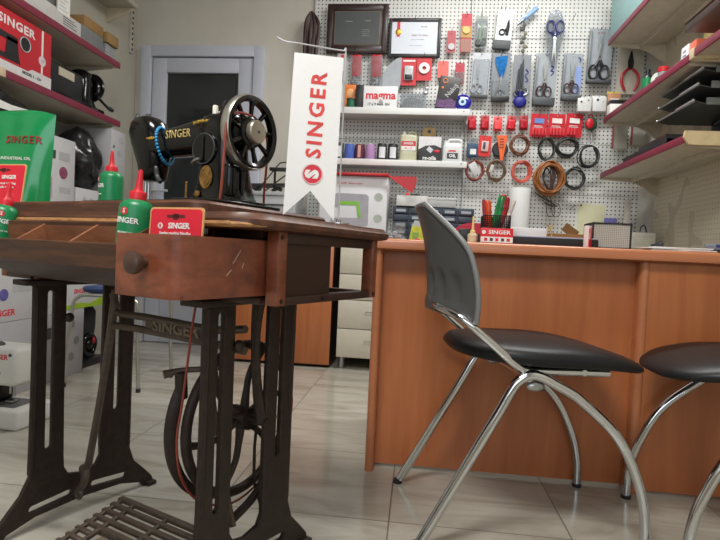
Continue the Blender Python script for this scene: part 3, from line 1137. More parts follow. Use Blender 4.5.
# ================================================================== CHAIRS
def chair(label, loc, rz, group):
    t = thing('visitor_chair', label, 'chair', loc, rz, group)
    # seat
    def outline(u):
        a = 2 * PI * u
        cx, cy = math.cos(a), math.sin(a)
        p = 2.9
        x = math.copysign(abs(cx) ** (2 / p), cx)
        y = math.copysign(abs(cy) ** (2 / p), cy)
        X = .068 + .257 * x
        Y = .207 * y * (1 - .10 * max(0, -x) ** 2 - .06 * max(0, x) ** 2)
        return X, Y
    b = MB()
    def drop(X):
        k = max(0, (X - .09) / .22)
        return -.028 * k ** 2
    prof = [(.0, .0), (.5, .0), (.86, .0), (.96, .006), (1.0, .018), (.995, .028), (.95, .039), (.82, .047), (.6, .051), (.3, .053), (.0, .053)]
    N = 48
    rings = []
    for s, h in prof[1:-1]:
        rg = []
        for k in range(N):
            X, Y = outline(k / N)
            X2, Y2 = .062 + (X - .062) * s, Y * s
            th = h * (1 - .28 * max(0, (X2 - .08) / .24))
            rg.append((X2, Y2, .445 + drop(X2) + th + .008 * max(0, -X2 / .25)))
        rings.append(rg)
    b.loft(rings)
    b.build('seat', mat((22, 23, 25), .42, var=.05, scale=200, bmp=.03, spec=.3), t, 60)
    # backrest shell
    def half(v):
        if v < .55:
            return .186 + .008 * math.sin(v / .55 * PI)
        k = (v - .55) / .45
        return .186 - .125 * k ** 1.6
    def bk(off):
        def f(u, v):
            y = (u - .5) * 2 * half(v)
            z = .545 + v * .292 + .018 * (1 - (2 * u - 1) ** 2) * (1 - v)
            xc = -.233 - .006 * v - .04 * v ** 3
            x = xc + 2.15 * y * y * (1 - .25 * v)
            rib = 0
            if off < 0 and .12 < v < .42:
                rib = .014 * math.sin((v - .12) / .30 * PI) * (.5 + .5 * math.cos(u * 2 * PI * 7)) * (1 - abs(2 * u - 1) ** 4)
            th = -.013 * (.35 + .65 * (1 - abs(2 * u - 1) ** 6)) if off < 0 else 0
            if off < 0 and v < .12:
                th -= .004 * (1 - abs(2 * u - 1) ** 8)
            return (x + th + rib, y, z)
        return f
    b = MB()
    b.shell(bk(1), bk(-1), 56, 40)
    bo = b.build('backrest', mat((76, 76, 75), .42, var=.04, scale=120), t, 55)
    b = MB()
    rim = [bk(1)(0, v / 16) for v in range(17)]
    rim = [(x - .004, y, z) for x, y, z in rim]
    b.tube(rim, .0072, 8, sub=1)
    rim2 = [(x, -y, z) for x, y, z in rim]
    b.tube(rim2, .0072, 8, sub=1)
    b.tube([(x - .006, y, z) for x, y, z in [bk(1)(k / 20, 1) for k in range(21)]], .0072, 8, sub=1)
    b.build('edge_rim', mat((116, 117, 116), .34, var=.03), bo, 60)
    for s in (-1, 1):
        y = .178 * s
        b = MB()
        yo = .182 * s
        b.tube([(-.272, yo, .010), (-.241, yo, .066), (-.160, yo * .985, .212), (-.0945, y, .33), (-.068, y, .381), (-.049, y, .409), (-.022, y, .425), (.006, y, .422), (.044, y, .404), (.110, y, .366), (.208, yo, .277), (.266, yo, .166), (.288, yo, .08), (.291, yo, .010)], .0125, 14, sub=7)
        lg = b.build('leg_frame', CHROME, t, 60)
        for xx in (-.277, .291):
            c = MB()
            c.cyl((xx - (.001 if xx < 0 else 0), yo, 0), (xx, yo, .0105), .0138, n=16)
            c.build('foot_cap', MATTE_BLACK, lg)
        b = MB()
        b.tube([(.185, y * .9, .433), (.1, y * .9, .433), (.0, y * .92, .433), (-.03, y * .95, .436), (-.056, y * .99, .448), (-.13, y * 1.02, .507), (-.175, y, .542), (-.207, y * .86, .564), (-.232, y * .5, .574), (-.236, y * .15, .576)], .0105, 14, sub=7)
        b.build('back_tube', CHROME, t, 60)
    b = MB()
    b.cyl((-.022, -.178, .418), (-.022, .178, .418), .0105)
    b.cyl((.12, -.17, .433), (.12, .17, .433), .008)
    b.build('cross_tube', CHROME, t)
    for s in (-1, 1):
        b = MB()
        b.ball((-.002, .168 * s, .396), (.024, .010, .013), 14, 8)
        b.build('joint_cover', STEEL, t)
    return t
c1 = chair('chrome legged chair with black seat and grey plastic backrest in front of the counter', (.278, 1.517, 0), R(9.5), None)
c2 = dup(c1, 'second chrome chair cut off by the picture edge, backrest out of view', (.957, 1.51, 0), (0, 0, R(180.5)))

# ================================================================== COUNTER-TOP THINGS
def box_thing(name, label, cat, c, s, m, rot=0, group=None, bev=.003):
    """a single carton-like thing standing at c (base centre)"""
    o = MB().box((0, 0, s[2] / 2), s, None, bev).build(name, m, loc=c, rot=(0, 0, rot))
    return tag(o, label, cat, group)
# mesh pen cup
MESHM = mat((34, 36, 38), .5, .3)
pc = thing('pen_cup', 'black wire mesh pen cup full of coloured pens on the counter', 'pen cup', (.266, 1.93, CZ))
b = MB()
for z in (.002, .1):
    b.tube([(-.045, -.04, z), (.045, -.04, z), (.045, .04, z), (-.045, .04, z)], .0022, 6, True, 1)
for k in range(15):
    x = -.045 + .09 * k / 14
    b.cyl((x, -.04, 0), (x, -.04, .1), .0016, n=5).cyl((x, .04, 0), (x, .04, .1), .0016, n=5)
    y = -.04 + .08 * k / 14
    b.cyl((-.045, y, 0), (-.045, y, .1), .0007, n=5).cyl((.045, y, 0), (.045, y, .1), .0007, n=5)
for k in range(14):
    z = .1 * k / 14
    b.tube([(-.045, -.04, z), (.045, -.04, z), (.045, .04, z), (-.045, .04, z)], .0014, 4, True, 1)
b.span((-.045, -.04, 0), (.045, .04, .002))
b.build('mesh_basket', MESHM, pc)
pens = [(-.036, 0, -.10, (180, 40, 60), .0048, .155, 'slim dark red pen at the side of the mesh pen cup'),
        (-.022, -.012, -.12, (232, 86, 34), .008, .15, 'orange marker in the mesh pen cup'),
        (-.006, .01, .22, (40, 160, 84), .006, .175, 'light green pen leaning in the mesh pen cup'),
        (.004, -.014, .16, (24, 128, 66), .008, .168, 'thick green marker in the middle of the mesh pen cup'),
        (.014, .016, .2, (60, 120, 190), .005, .16, 'blue pen between the green and red pens in the cup'),
        (.02, -.006, .03, (196, 32, 44), .009, .172, 'thick red marker standing tallest in the mesh pen cup'),
        (.03, .012, .1, (178, 28, 40), .007, .165, 'red pen with dark cap behind the thick red marker'),
        (.032, -.016, .30, (222, 216, 210), .0055, .16, 'white and red ballpoint pen leaning out of the cup')]
for x, y, tl, c, r, L, lab in pens:
    t = thing('pen', lab, 'pen', (.266 + x - math.sin(tl) * .07, 1.93 + y, CZ + .004), (0, tl, 0), 'pens in the mesh cup')
    b = MB()
    r *= 1.25
    b.lathe([(0, 0), (r * .4, 0), (r, .012), (r, L * .72)], n=12)
    b.build('barrel', mat(c, .35), t)
    b = MB()
    b.lathe([(r * 1.12, L * .70), (r * 1.12, L * .96), (r * .7, L), (0, L)], n=12)
    b.box((0, -r * 1.25, L * .83), (r * .5, r * .4, L * .2))
    b.build('cap', mat([v * .86 for v in c], .3), t)
# red needle box with white band
t = thing('needle_box', 'small red and white box lying in front of the pen cup', 'box', (.257, 1.83, CZ), R(-3))
b = MB(); b.box((0, 0, .026), (.104, .05, .052), None, .002); b.build('carton', mat((208, 28, 46), .45), t)
b = MB(); b.span((-.0515, -.0262, .005), (.0515, -.0245, .023)).build('white_band', WHITE, t)
text('SINGER', .0175, WHITE, t, (.008, -.0254, .038), bold=.0005, sx=1.2)
disc(t, WHITE, (-.042, -.025, .038), .0065)
for k in range(5):
    MB().span((-.04 + k * .018, -.0268, .009), (-.03 + k * .018, -.0258, .019)).build('printed_square', LOGO_RED if k % 2 == 0 else INK, t)
# oil applicator bottle
t = thing('glue_bottle', 'small cream bottle with thin upright nozzle on the counter beside the red box', 'bottle', (.181, 1.84, CZ))
b = MB(); b.lathe([(0, 0), (.016, 0), (.017, .003), (.017, .026), (.014, .031), (.0085, .034), (0, .034)]); b.build('body', mat((206, 192, 160), .4), t, 30)
b = MB(); b.lathe([(0, .033), (.009, .033), (.009, .041), (.0055, .044), (.0042, .052), (.0032, .085), (.0026, .091), (0, .091)]); b.build('nozzle', mat((226, 196, 128), .4), t, 30)
# dark block behind it
box_thing('adapter_block', 'small black block standing behind the cream nozzle bottle', 'adapter', (.165, 1.90, CZ), (.05, .04, .05), BLACK)
# white box and black tray
t = thing('document_tray', 'long flat black tray lying on the counter in front of the white box', 'tray', (.452, 1.93, CZ))
b = MB(); b.span((-.142, -.075, 0), (.142, .075, .03), .004); b.build('body', MATTE_BLACK, t)
b = MB(); b.span((-.13, -.065, .03), (.13, .065, .034), .001); b.build('top_sheet', mat((180, 176, 200), .5), t)
box_thing('card_box', 'small white carton lying behind the black tray on the counter', 'box', (.40, 2.10, CZ), (.142, .1, .072), PAPER)
t = thing('brown_carton', 'low brown cardboard box with raised flap behind the black tray', 'box', (.56, 2.14, CZ))
b = MB(); b.span((-.07, -.05, 0), (.07, .05, .006)).span((-.07, -.05, 0), (.07, -.046, .058)).span((-.07, .046, 0), (.07, .05, .058)).span((-.07, -.046, 0), (-.066, .046, .058)).span((.066, -.046, 0), (.07, .046, .058))
b.build('carton', KRAFT, t)
b = MB(); b.box((.03, .045, .075), (.06, .003, .035), (0, R(35), 0)); b.build('flap', mat((128, 92, 52), .75), t)
t = thing('bulldog_clip', 'small brass clip stand rising between white carton and brown box', 'clip', (.475, 2.03, CZ))
b = MB()
for x in (-.008, .008):
    b.tube([(x, 0, 0), (x, 0, .05), (x * .3, 0, .075), (x * 1.6, 0, .085)], .0022, 6)
b.span((-.012, -.008, 0), (.012, .008, .003))
b.build('wire_frame', mat((186, 150, 86), .35, .7), t)
# wire mesh box
t = thing('mesh_tray_box', 'grey perforated metal box with black rim standing on the counter', 'box', (.640, 1.92, CZ), R(-2))
mp = pegboard_mat('perforated_metal', (178, 176, 168), 'X', (96, 95, 90), pitch=.006, rad=.24)
b = MB(); b.span((-.058, -.05, .004), (.058, .05, .082)); b.build('perforated_body', mp, t)
b = MB()
for z in (.004, .086):
    b.tube([(-.06, -.052, z), (.06, -.052, z), (.06, .052, z), (-.06, .052, z)], .0035, 6, True, 1)
for x in (-.06, .06):
    for y in (-.052, .052):
        b.cyl((x, y, .003), (x, y, .088), .003, n=8)
b.build('rim_frame', MATTE_BLACK, t)
t = thing('playing_card_pack', 'thin red and white pack standing against the perforated metal box', 'pack', (.556, 1.85, CZ), R(55))
b = MB(); b.span((-.016, -.008, 0), (.016, .008, .074), .002); b.build('pack', mat((222, 206, 204), .5), t)
b = MB(); b.span((-.012, -.0095, .004), (.012, -.0075, .03)).span((.003, -.0095, .03), (.012, -.0075, .07)).build('red_print', LOGO_RED, t)
text('K', .016, LOGO_RED, t, (-.008, -.0084, .056), bold=.0006)
# papers, stapler-like bit, box at the end
pp = thing('paper_sheets', 'loose stack of white papers lying on the counter by the perforated box', 'papers', (.825, 1.86, CZ))
for k, (dx, a, w) in enumerate(((0, .1, .2), (.02, -.16, .18), (-.01, .06, .19), (.01, -.05, .17))):
    MB().box((dx, 0, .002 + k * .0035), (w, .14, .003), (0, 0, a)).build('sheet', PAPER, pp)
t = thing('tape_cutter', 'small black wedge lying on the white papers', 'cutter', (.768, 1.835, CZ + .0142), R(-20))
b = MB(); b.prism([(-.018, 0), (.018, 0), (.019, .012), (.012, .021), (.002, .012), (-.016, .008)], -.011, .011, 'XZ'); b.build('wedge', BLACK, t)
b = MB(); b.cyl((.010, -.013, .012), (.010, .013, .012), .005); b.build('pivot', DGREY, t)
t = thing('ink_pad', 'blue and black pad with pale label near the far end of the counter', 'box', (1.02, 1.95, CZ), R(4))
b = MB(); b.span((-.035, -.03, 0), (.035, .03, .016), .003); b.build('base', BLACK, t)
b = MB(); b.span((-.034, -.029, .016), (.034, .029, .036), .004); b.build('lid', mat((120, 132, 150), .4), t)
b = MB(); b.span((-.03, -.0302, .024), (.03, -.0285, .034)); b.build('blue_band', mat((56, 62, 128), .4), t)
# left clutter
t = thing('clear_bag', 'crumpled clear bag of small parts at the near corner of the counter', 'bag', (-.085, 1.95, CZ))
b = MB(); b.sheet(lambda u, v: (.042 * math.cos(2 * PI * u) * (1 - .5 * v) * (1 + .15 * math.sin(9 * u + 7 * v)) + .012 * v, .035 * math.sin(2 * PI * u) * (1 - .6 * v), .062 * v + .006 * math.sin(14 * u)), 24, 8)
b.build('film', CLEAR, t)
b = MB()
for k in range(9):
    b.ball((random.uniform(-.025, .025), random.uniform(-.02, .02), .009 + random.uniform(0, .02)), (.012, .008, .008), 8, 5)
b.build('contents', mat((150, 150, 152), .4, var=.4, scale=80), t)
t = thing('parts_pouch', 'small yellow and green blister pouch leaning upright on the counter beside the chair back', 'pouch', (-.005, 1.98, CZ), R(8))
b = MB(); b.prism([(-.03, 0), (.032, 0), (.018, .056), (-.02, .056)], -.010, .006, 'XZ'); b.build('pouch', mat((186, 196, 60), .35, var=.25, scale=60), t)
b = MB(); b.prism([(-.02, .05), (.018, .05), (.012, .076), (-.012, .078)], -.004, .002, 'XZ'); b.build('clear_top', mat((178, 186, 192), .2), t)
b = MB(); b.span((-.018, -.0115, .012), (.004, -.0095, .034)); b.build('label', mat((120, 168, 80), .4), t)
t = thing('spool_caps', 'tiny red cap lying at the foot of the yellow pouch', 'cap', (-.002, 1.90, CZ))
b = MB(); b.lathe([(0, 0), (.009, 0), (.009, .008), (.006, .011), (0, .011)]); b.build('cap', RED, t)

# ================================================================== BACK CABINETS
CY0, CY1, CT = 3.2, 3.65, .74
t = thing('drawer_cabinet', 'white drawer cabinet with metal feet seen through the gap under the wooden table', 'cabinet', (-.27, 3.2, 0))
def kb(): return MB((-.27, 3.2, 0))
b = kb()
b.span((-.46, CY0 + .018, .07), (.0, CY1, CT), .002)
b.build('body', mat((196, 190, 176), .45), t)
for z0, z1 in ((.075, .245), (.25, .42), (.425, .575), (.58, .735)):
    b = kb(); b.span((-.458, CY0, z0), (-.002, CY0 + .018, z1), .002)
    d = b.build('drawer_front', mat((206, 200, 184), .4, var=.03), t)
    b = kb(); zz = (z0 + z1) / 2 + .02
    b.tube([(-.29, CY0, zz), (-.29, CY0 - .022, zz), (-.17, CY0 - .022, zz), (-.17, CY0, zz)], .004, 8, sub=1)
    b.build('handle', CHROME, d)
for x in (-.43, -.03):
    for y in (CY0 + .05, CY1 - .05):
        b = kb(); b.cyl((x, y, 0), (x, y, .07), .017).cyl((x, y, 0), (x, y, .008), .022)
        b.build('foot', STEEL, t)
t = thing('base_cabinet', 'orange wood base cabinet standing on the floor beyond the treadle table', 'cabinet', (-.78, 3.2, 0))
b = MB((-.78, 3.2, 0))
b.span((-1.12, CY0 + .018, .012), (-.5, CY1, CT))
b.build('body', W_DARK, t)
for x0, x1 in ((-1.12, -.812), (-.808, -.50)):
    b = MB((-.78, 3.2, 0)); b.span((x0, CY0, .02), (x1, CY0 + .018, CT - .005), .002); b.build('door', W_COUNTER, t)
t = thing('wall_bench', 'long low back cabinet under the pegboard hidden mostly behind the counter', 'cabinet', (.7, 3.2, 0))
b = MB((.7, 3.2, 0)); b.span((.004, CY0 + .02, 0), (1.40, CY1, CT - .02)); b.build('body', mat((190, 184, 170), .5), t)
b = MB((.7, 3.2, 0)); b.span((.0, CY0, CT - .02), (1.40, CY1, CT), .002); b.build('benchtop', mat((196, 190, 178), .45), t)

# sewing machine carton
t = thing('machine_carton', 'white sewing machine carton printed with a grey and green machine behind the pennant', 'box', (-.40, 3.38, CT))
b = MB(); b.span((-.215, -.10, 0), (.20, .11, .435), .003); b.build('carton', mat((216, 216, 220), .5, var=.02), t)
pm = MB()
pm.prism([(-.14, .135), (.085, .135), (.09, .15), (.088, .31), (.075, .325), (-.11, .328), (-.125, .315), (-.128, .24), (-.09, .24), (-.088, .272), (.015, .272), (.03, .18), (-.14, .175)], -.1024, -.1004, 'XZ')
pm.build('printed_machine', mat((160, 158, 166), .5), t)
pm = MB(); pm.prism([(-.088, .280), (.028, .280), (.045, .18), (.028, .18), (.012, .258), (-.088, .258)], -.1034, -.1010, 'XZ')
pm.build('green_print', mat((126, 186, 60), .5), t)
for z in (.31, .18):
    o = MB(); o.lathe([(0, 0), (.026, 0), (.026, .0012), (0, .0012)], (.148, -.1, z), (0, -1, 0), 20); o.build('round_inset', mat((170, 178, 168), .5), t)
text('SINGER  fashion mate', .017, LOGO_RED, t, (-.03, -.1005, .39), bold=.0002)
b = MB(); b.box((0, 0, 0), (.05, .012, .004)); b.mi = 0
b.build('carry_handle', GREY, t, loc=(0, 0, .4375))
# red folded cloth lying on the carton
t = thing('red_cloth', 'red folded plastic cloth lying on the white machine carton with one pointed corner hanging', 'cloth', (-.30, 3.36, CT + .437))
b = MB(); b.prism([(-.32, .0), (.27, .0), (.275, -.012), (.27, -.05), (.25, -.10), (.10, -.0005), (-.32, -.0005)], -.112, -.104, 'XZ')
b.span((-.315, -.11, 0), (.105, .06, .016), .004)
b.build('folded_cloth', mat((184, 22, 30), .35), t)
# small boxes
t = thing('white_parts_box', 'white carton with small coloured bits on its lid above the drawer organiser', 'box', (-.05, 3.42, 1.012))
b = MB(); b.span((-.095, -.07, 0), (.095, .07, .064), .002); b.build('carton', mat((206, 206, 204), .5), t)
b = MB(); b.ball((-.03, -.03, .074), (.014, .012, .012)); b.build('red_bit', SALMON, t)
b = MB(); b.ball((.0, -.03, .071), (.014, .012, .01)).ball((.03, -.02, .073), (.02, .012, .012)); b.build('dark_bits', mat((70, 74, 60), .5), t)
t = thing('grey_parts_box', 'flat grey carton with a lid beside the white box above the drawer organiser', 'box', (.13, 3.44, 1.012))
b = MB(); b.span((-.09, -.07, 0), (.09, .07, .05), .002); b.build('carton', mat((176, 178, 178), .5), t)
b = MB(); b.span((-.092, -.072, .044), (.092, .072, .06), .002); b.build('lid', mat((188, 190, 190), .5), t)
# drawer organiser
t = thing('parts_organiser', 'dark blue grey small parts drawer organiser standing on the back bench', 'organiser', (.085, 3.45, CT))
NAVY = mat((62, 74, 90), .45)
b = MB(); b.span((-.25, -.07, .0), (.25, .09, .27), .002); b.build('cabinet', NAVY, t)
for r in range(6):
    for c in range(5):
        x = -.2 + c * .1; z = .022 + r * .044
        b = MB(); b.span((x - .045, -.088, z - .017), (x + .045, -.066, z + .02), .002)
        dn = b.build('drawer', mat((52, 62, 76), .4), t)
        if (r * 3 + c) % 4:
            b = MB(); b.span((x - .03, -.0895, z - .006), (x + .03, -.0875, z + .010)); b.build('label', mat((158, 166, 174), .5), dn)
# red plastic tool case behind bottle
t = thing('red_tool_case', 'rounded red plastic case standing behind the cream nozzle bottle', 'case', (.335, 3.28, CT))
b = MB()
arc = [(-.14, 0), (-.14, .09)] + [(-.02 + .12 * math.cos(R(a)), .09 + .085 * math.sin(R(a))) for a in range(170, 80, -12)] + [(.12, .17), (.12, 0)]
b.prism(arc, -.05, .05, 'XZ'); b.build('shell', mat((178, 26, 52), .4), t, 30)
b = MB(); b.span((-.06, -.053, .03), (.03, -.049, .11), .001); b.build('dark_recess', BLACK, t)
# paper roll
t = thing('paper_roll', 'tall white paper roll standing on end in front of the pegboard', 'roll', (.615, 3.46, CT))
b = MB(); b.lathe([(.022, 0), (.066, 0), (.067, .003), (.067, .412), (.066, .415), (.022, .415)], n=36); b.build('roll', mat((218, 220, 218), .55, var=.01), t, 30)
b = MB(); b.lathe([(.0, .002), (.022, .002), (.022, .414), (.018, .414), (.018, .01), (0, .01)], n=20); b.build('core', KRAFT, t)
# white control box on the bench
t = thing('switch_box', 'white metal control box standing on the bench in the corner of the walls', 'box', (1.30, 3.42, CT))
b = MB(); b.span((-.09, -.08, 0), (.09, .1, .165), .004); b.build('housing', mat((206, 202, 188), .45), t)
b = MB(); b.span((-.08, -.0835, .01), (.08, -.0795, .15), .002).span((-.075, -.085, .095), (.02, -.083, .1)); b.build('front_plate', mat((196, 192, 178), .45), t)
b = MB(); b.tube([(.03, 0, .165), (.035, 0, .2), (.055, .01, .215), (.07, .02, .2), (.085, .04, .17)], .004, 8); b.build('cable', DGREY, t)
b = MB(); b.span((-.05, .02, .165), (-.02, .06, .37), .004); b.build('riser', mat((190, 188, 180), .5), t)
# machine bed + wire tray between handwheel and pennant
t = thing('overlock_machine', 'grey industrial machine body seen between the black handwheel and the pennant', 'machine', (-.99, 3.42, CT))
b = MB(); b.span((-.20, -.12, 0), (.22, .12, .30), .006).span((-.20, -.13, .30), (.22, .13, .325), .004); b.build('body', mat((168, 170, 172), .45), t)
b = MB(); b.span((-.19, -.1325, .17), (.21, -.119, .18)).span((-.19, -.1325, .24), (.21, -.119, .247)); b.build('seam_lines', DGREY, t)
t = thing('wire_tray', 'black wire tray with folded sides standing on the grey machine body', 'tray', (-.97, 3.38, CT + .328))
b = MB()
b.prism([(-.13, .045), (.17, .055), (.17, .045), (-.06, .03), (-.07, .0), (-.115, .03)], -.06, .06, 'XZ')
b.span((.02, -.07, .13), (.17, -.02, .15), .003)
b.build('tray', BLACK, t)
b = MB()
b.tube([(-.07, -.04, .0), (.0, -.04, .08), (.07, -.04, .17), (.1, -.04, .185), (.17, -.04, .185)], .004, 6)
b.tube([(.05, -.04, .0), (.05, -.04, .1), (.05, -.04, .15)], .008, 6).tube([(.04, -.05, .0), (.07, -.05, .02), (.1, -.04, .01)], .012, 6)
b.tube([(-.05, .05, .0), (.1, .05, .12), (.17, .05, .125)], .004, 6)
b.build('wire_frame', BLACK, t)
# ================================================================== PEGBOARD GOODS
HKM = mat((120, 122, 124), .3, .8)
def hook(x, z, L=.07, tip=.012):
    col = 0 if x < .274 else 4
    row = 0 if z < 1.15 else 1 if z < 1.48 else 2 if z < 2.16 else 3
    b = MB()
    b.tube([(x, GB, z), (x, GB - L, z), (x, GB - L - .006, z + tip)], .0018, 6, sub=1)
    b.build('hook', HKM, panels[col + row])

def hung(name, label, cat, x, z, w, h, y=3.615, group=None, tilt=0, hk=True):
    """a thing hanging flat on the pegboard; local origin at its bottom centre"""
    t = thing(name, label, cat, (x, y, z - h / 2), (0, tilt, 0), group)
    if hk:
        hook(x + math.sin(tilt) * h * .5, z + h / 2 - .012)
    return t

def sub(t, name, m, f, angle=38):
    b = MB(); f(b); return b.build(name, m, t, angle)

def eyelet(w, h):
    return [rounded(-w / 2, 0, w / 2, h, min(.006, w * .2)), [(.004 * math.cos(R(a)), h - .012 + .004 * math.sin(R(a))) for a in range(0, 360, 45)]]

def card(t, m, w, h, y=0, th=.0022, name='backing_card'):
    return plate(eyelet(w, h), th, .0002, m, name, t, (0, y, 0), (PI / 2, 0, 0))

def blister(t, w, h, z0, z1, d, m=CLEAR, name='clear_blister'):
    return sub(t, name, m, lambda b: b.span((-w / 2, -d, z0), (w / 2, -.001, z1), .006, 3))

def scissors(t, cx, zc, L, hm, up=True, y=-.012, spread=.09, bm=STEEL):
    """pivot at (cx, zc); blades towards up / down; two finger loops the other way"""
    s = 1 if up else -1
    for q in (-1, 1):
        b = MB()
        a = q * spread
        def P(u, v):
            v *= s
            return (cx + u * math.cos(a) - v * math.sin(a) * s * 1.0, zc + u * math.sin(a) + v * math.cos(a))
        prof = [(-.008 * q, -L * .14), (.008 * q, -L * .14), (.009 * q, 0), (.007 * q, L * .3), (.0005 * q, L * .54), (-.004 * q, L * .3), (-.005 * q, 0)]
        b.prism([P(u, v) for u, v in prof], y - .0015 + q * .0012, y + .0005 + q * .0012, 'XZ')
        b.build('blade', bm, t)
        b = MB()
        hz = zc - s * L * .31
        hx = cx + q * L * .105 * (1 if True else 1)
        b.ring((hx, y, hz), (q * .06, 1, 0), L * .085, L * .022, 8, 24, 1.55, 1.)
        b.tube([(cx + q * .004, y, zc - s * L * .08), (cx + q * L * .05, y, zc - s * L * .15), (hx - q * L * .02, y, hz + s * L * .11)], [L * .028, L * .03, L * .022], 8)
        b.build('finger_loop', hm, t)
    b = MB(); b.cyl((cx, y - .005, zc), (cx, y + .003, zc), .004, n=12); b.build('pivot_screw', DGREY, t)

# frames
t = hung('award_plaque', 'dark wooden plaque with grey engraved plate hanging high on the pegboard', 'plaque', -.474, 2.205, .41, .33, hk=False)
W, H = .41, .325
sub(t, 'wooden_frame', mat((52, 32, 30), .4, var=.15), lambda b: [b.span((-W / 2, -.014, 0), (W / 2, .012, H), .006)])
sub(t, 'frame_border', mat((44, 27, 26), .35, var=.15), lambda b: [b.span((-W / 2 + .006, -.018, .006), (-W / 2 + .04, -.006, H - .006), .004), b.span((W / 2 - .04, -.018, .006), (W / 2 - .006, -.006, H - .006), .004), b.span((-W / 2 + .03, -.018, .006), (W / 2 - .03, -.006, .045), .004), b.span((-W / 2 + .03, -.018, H - .045), (W / 2 - .03, -.006, H - .006), .004)])
sub(t, 'gold_border', mat((136, 122, 96), .4, .4), lambda b: b.span((-.152, -.0165, .053), (.152, -.012, H - .053)))
sub(t, 'engraved_plate', mat((72, 76, 77), .35, var=.05), lambda b: b.span((-.1495, -.018, .0555), (.1495, -.014, H - .0555)))
for s_, z_, x_, q in (('Teşekkür', .012, -.055, .205), ('SINGER', .012, .07, .208), ('bayi toplantısı', .008, .06, .15), ('satış başarı ödülü', .008, .06, .137), ('katılımınız için', .008, .06, .124), ('teşekkür ederiz', .008, .06, .111)):
    text(s_, z_, PALE_INK, t, (x_, -.0184, q))
sub(t, 'small_ornament', BLACK, lambda b: b.ball((-.005, -.018, .025), (.012, .003, .006)))
t = hung('framed_certificate', 'white certificate with red and gold rosette in a thin black frame', 'certificate', -.09, 2.147, .35, .262)
W, H = .345, .255
sub(t, 'black_frame', BLACK, lambda b: [b.span((-W / 2, -.012, 0), (-W / 2 + .022, .008, H), .003), b.span((W / 2 - .022, -.012, 0), (W / 2, .008, H), .003), b.span((-W / 2 + .02, -.012, 0), (W / 2 - .02, .008, .022), .003), b.span((-W / 2 + .02, -.012, H - .022), (W / 2 - .02, .008, H), .003)])
sub(t, 'certificate_sheet', mat((206, 212, 222), .4, var=.02), lambda b: b.span((-W / 2 + .02, -.004, .02), (W / 2 - .02, .004, H - .02)))
sub(t, 'red_ribbon', RED, lambda b: b.span((-.118, -.0055, .135), (-.098, -.003, H - .021)))
sub(t, 'gold_rosette', GOLD, lambda b: b.lathe([(0, 0), (.021, 0), (.018, .002), (.008, .003), (0, .003)], (-.108, -.0045, .165), (0, -1, 0), 14))
for s_, z_, x_, q in (('SINGER', .013, .06, .20), ('Başarı Sertifikası', .0165, .035, .145), ('yetkili servis belgesi', .011, .02, .118), ('eğitimini tamamlamıştır', .009, .01, .078)):
    text(s_, z_, PALE_INK if z_ < .012 else mat((150, 110, 112), .6), t, (x_, -.0046, q))

# hank of dark belts
t = thing('leather_belt_hank', 'hank of dark brown leather belts hanging at the edge of the pegboard beside the plaque', 'belts', (-.79, 3.60, 1.99))
for k in range(13):
    dx, w = random.uniform(-.012, .012), .004 + .036 * k / 12
    sub(t, 'belt_loop', mat((54, 32, 28), .5, var=.3), lambda b: b.tube([(dx * .3, 0, .315), (dx - w * .9, .012 * math.sin(k), .25), (dx - w * 1.1, .01, .1), (dx - w * .7, 0, -.06), (dx + w * .6, -.01, -.06), (dx + w * 1.3, -.012, .12), (dx + w * 1.2, -.01 * math.cos(k), .25), (dx * .3, 0, .317)], .0105, 7, sub=4))
hook(-.768, 2.305)

# packs of the upper rows
t = hung('reel_pack', 'faded red card with a round reel hanging beside the certificate', 'pack', .151, 2.122, .058, .142, tilt=.0)
card(t, mat((172, 70, 78), .5), .056, .142)
sub(t, 'round_reel', PALE_GREY, lambda b: b.lathe([(.008, 0), (.021, 0), (.021, .008), (.008, .008)], (.002, -.002, .036), (0, -1, 0), 20))
t = hung('measuring_tape_pack', 'red and gold card over a brown strip hanging between certificate and green pack', 'pack', .245, 2.178, .07, .252)
card(t, mat((190, 48, 60), .5), .068, .252)
sub(t, 'gold_band', mat((176, 132, 62), .5), lambda b: b.span((-.033, -.004, .095), (.033, -.001, .17)))
sub(t, 'round_tape', mat((204, 170, 80), .4), lambda b: b.lathe([(.006, 0), (.024, 0), (.024, .01), (.006, .01)], (0, -.002, .142), (0, -1, 0), 20))
sub(t, 'brown_strip', mat((150, 104, 92), .5), lambda b: b.span((-.03, -.005, .002), (.03, -.001, .085)))
t = hung('sprayer_pack', 'clear pack with dark green parts hanging left of the silver clipper pack', 'pack', .341, 2.185, .083, .213)
card(t, mat((158, 164, 160), .5), .08, .21)
blister(t, .07, .2, .01, .18, .03)
sub(t, 'green_parts', mat((60, 78, 58), .5, var=.4, scale=60), lambda b: [b.ball((random.uniform(-.025, .025), -.012, random.uniform(.02, .06)), (.012, .008, .012), 8, 5) for _ in range(12)])
sub(t, 'clear_tube', mat((150, 176, 150), .2), lambda b: [b.cyl((-.01, -.014, .05), (-.006, -.014, .15), .008), b.cyl((.014, -.014, .06), (.016, -.014, .13), .006)])
t = hung('snips_pack', 'silver card with black thread snips hanging in the top row of the pegboard', 'pack', .480, 2.208, .105, .26, tilt=.06)
card(t, mat((206, 212, 214), .3), .102, .255)
sub(t, 'lower_box', DGREY, lambda b: b.span((-.064, -.03, -.012), (.048, -.001, .045), .003))
sub(t, 'snips_body', BLACK, lambda b: [b.tube([(.02, -.008, .09), (.022, -.008, .14), (.024, -.008, .185)], [.009, .011, .003], 8), b.ring((-.012, -.008, .105), (0, 1, 0), .017, .004, 8, 24), b.tube([(.002, -.008, .11), (.018, -.008, .135)], .005, 8)])
t = hung('hand_scraper', 'light blue rotary hand tool hanging at a slant above the charm chain', 'tool', .628, 2.285, .13, .12, tilt=-.0)
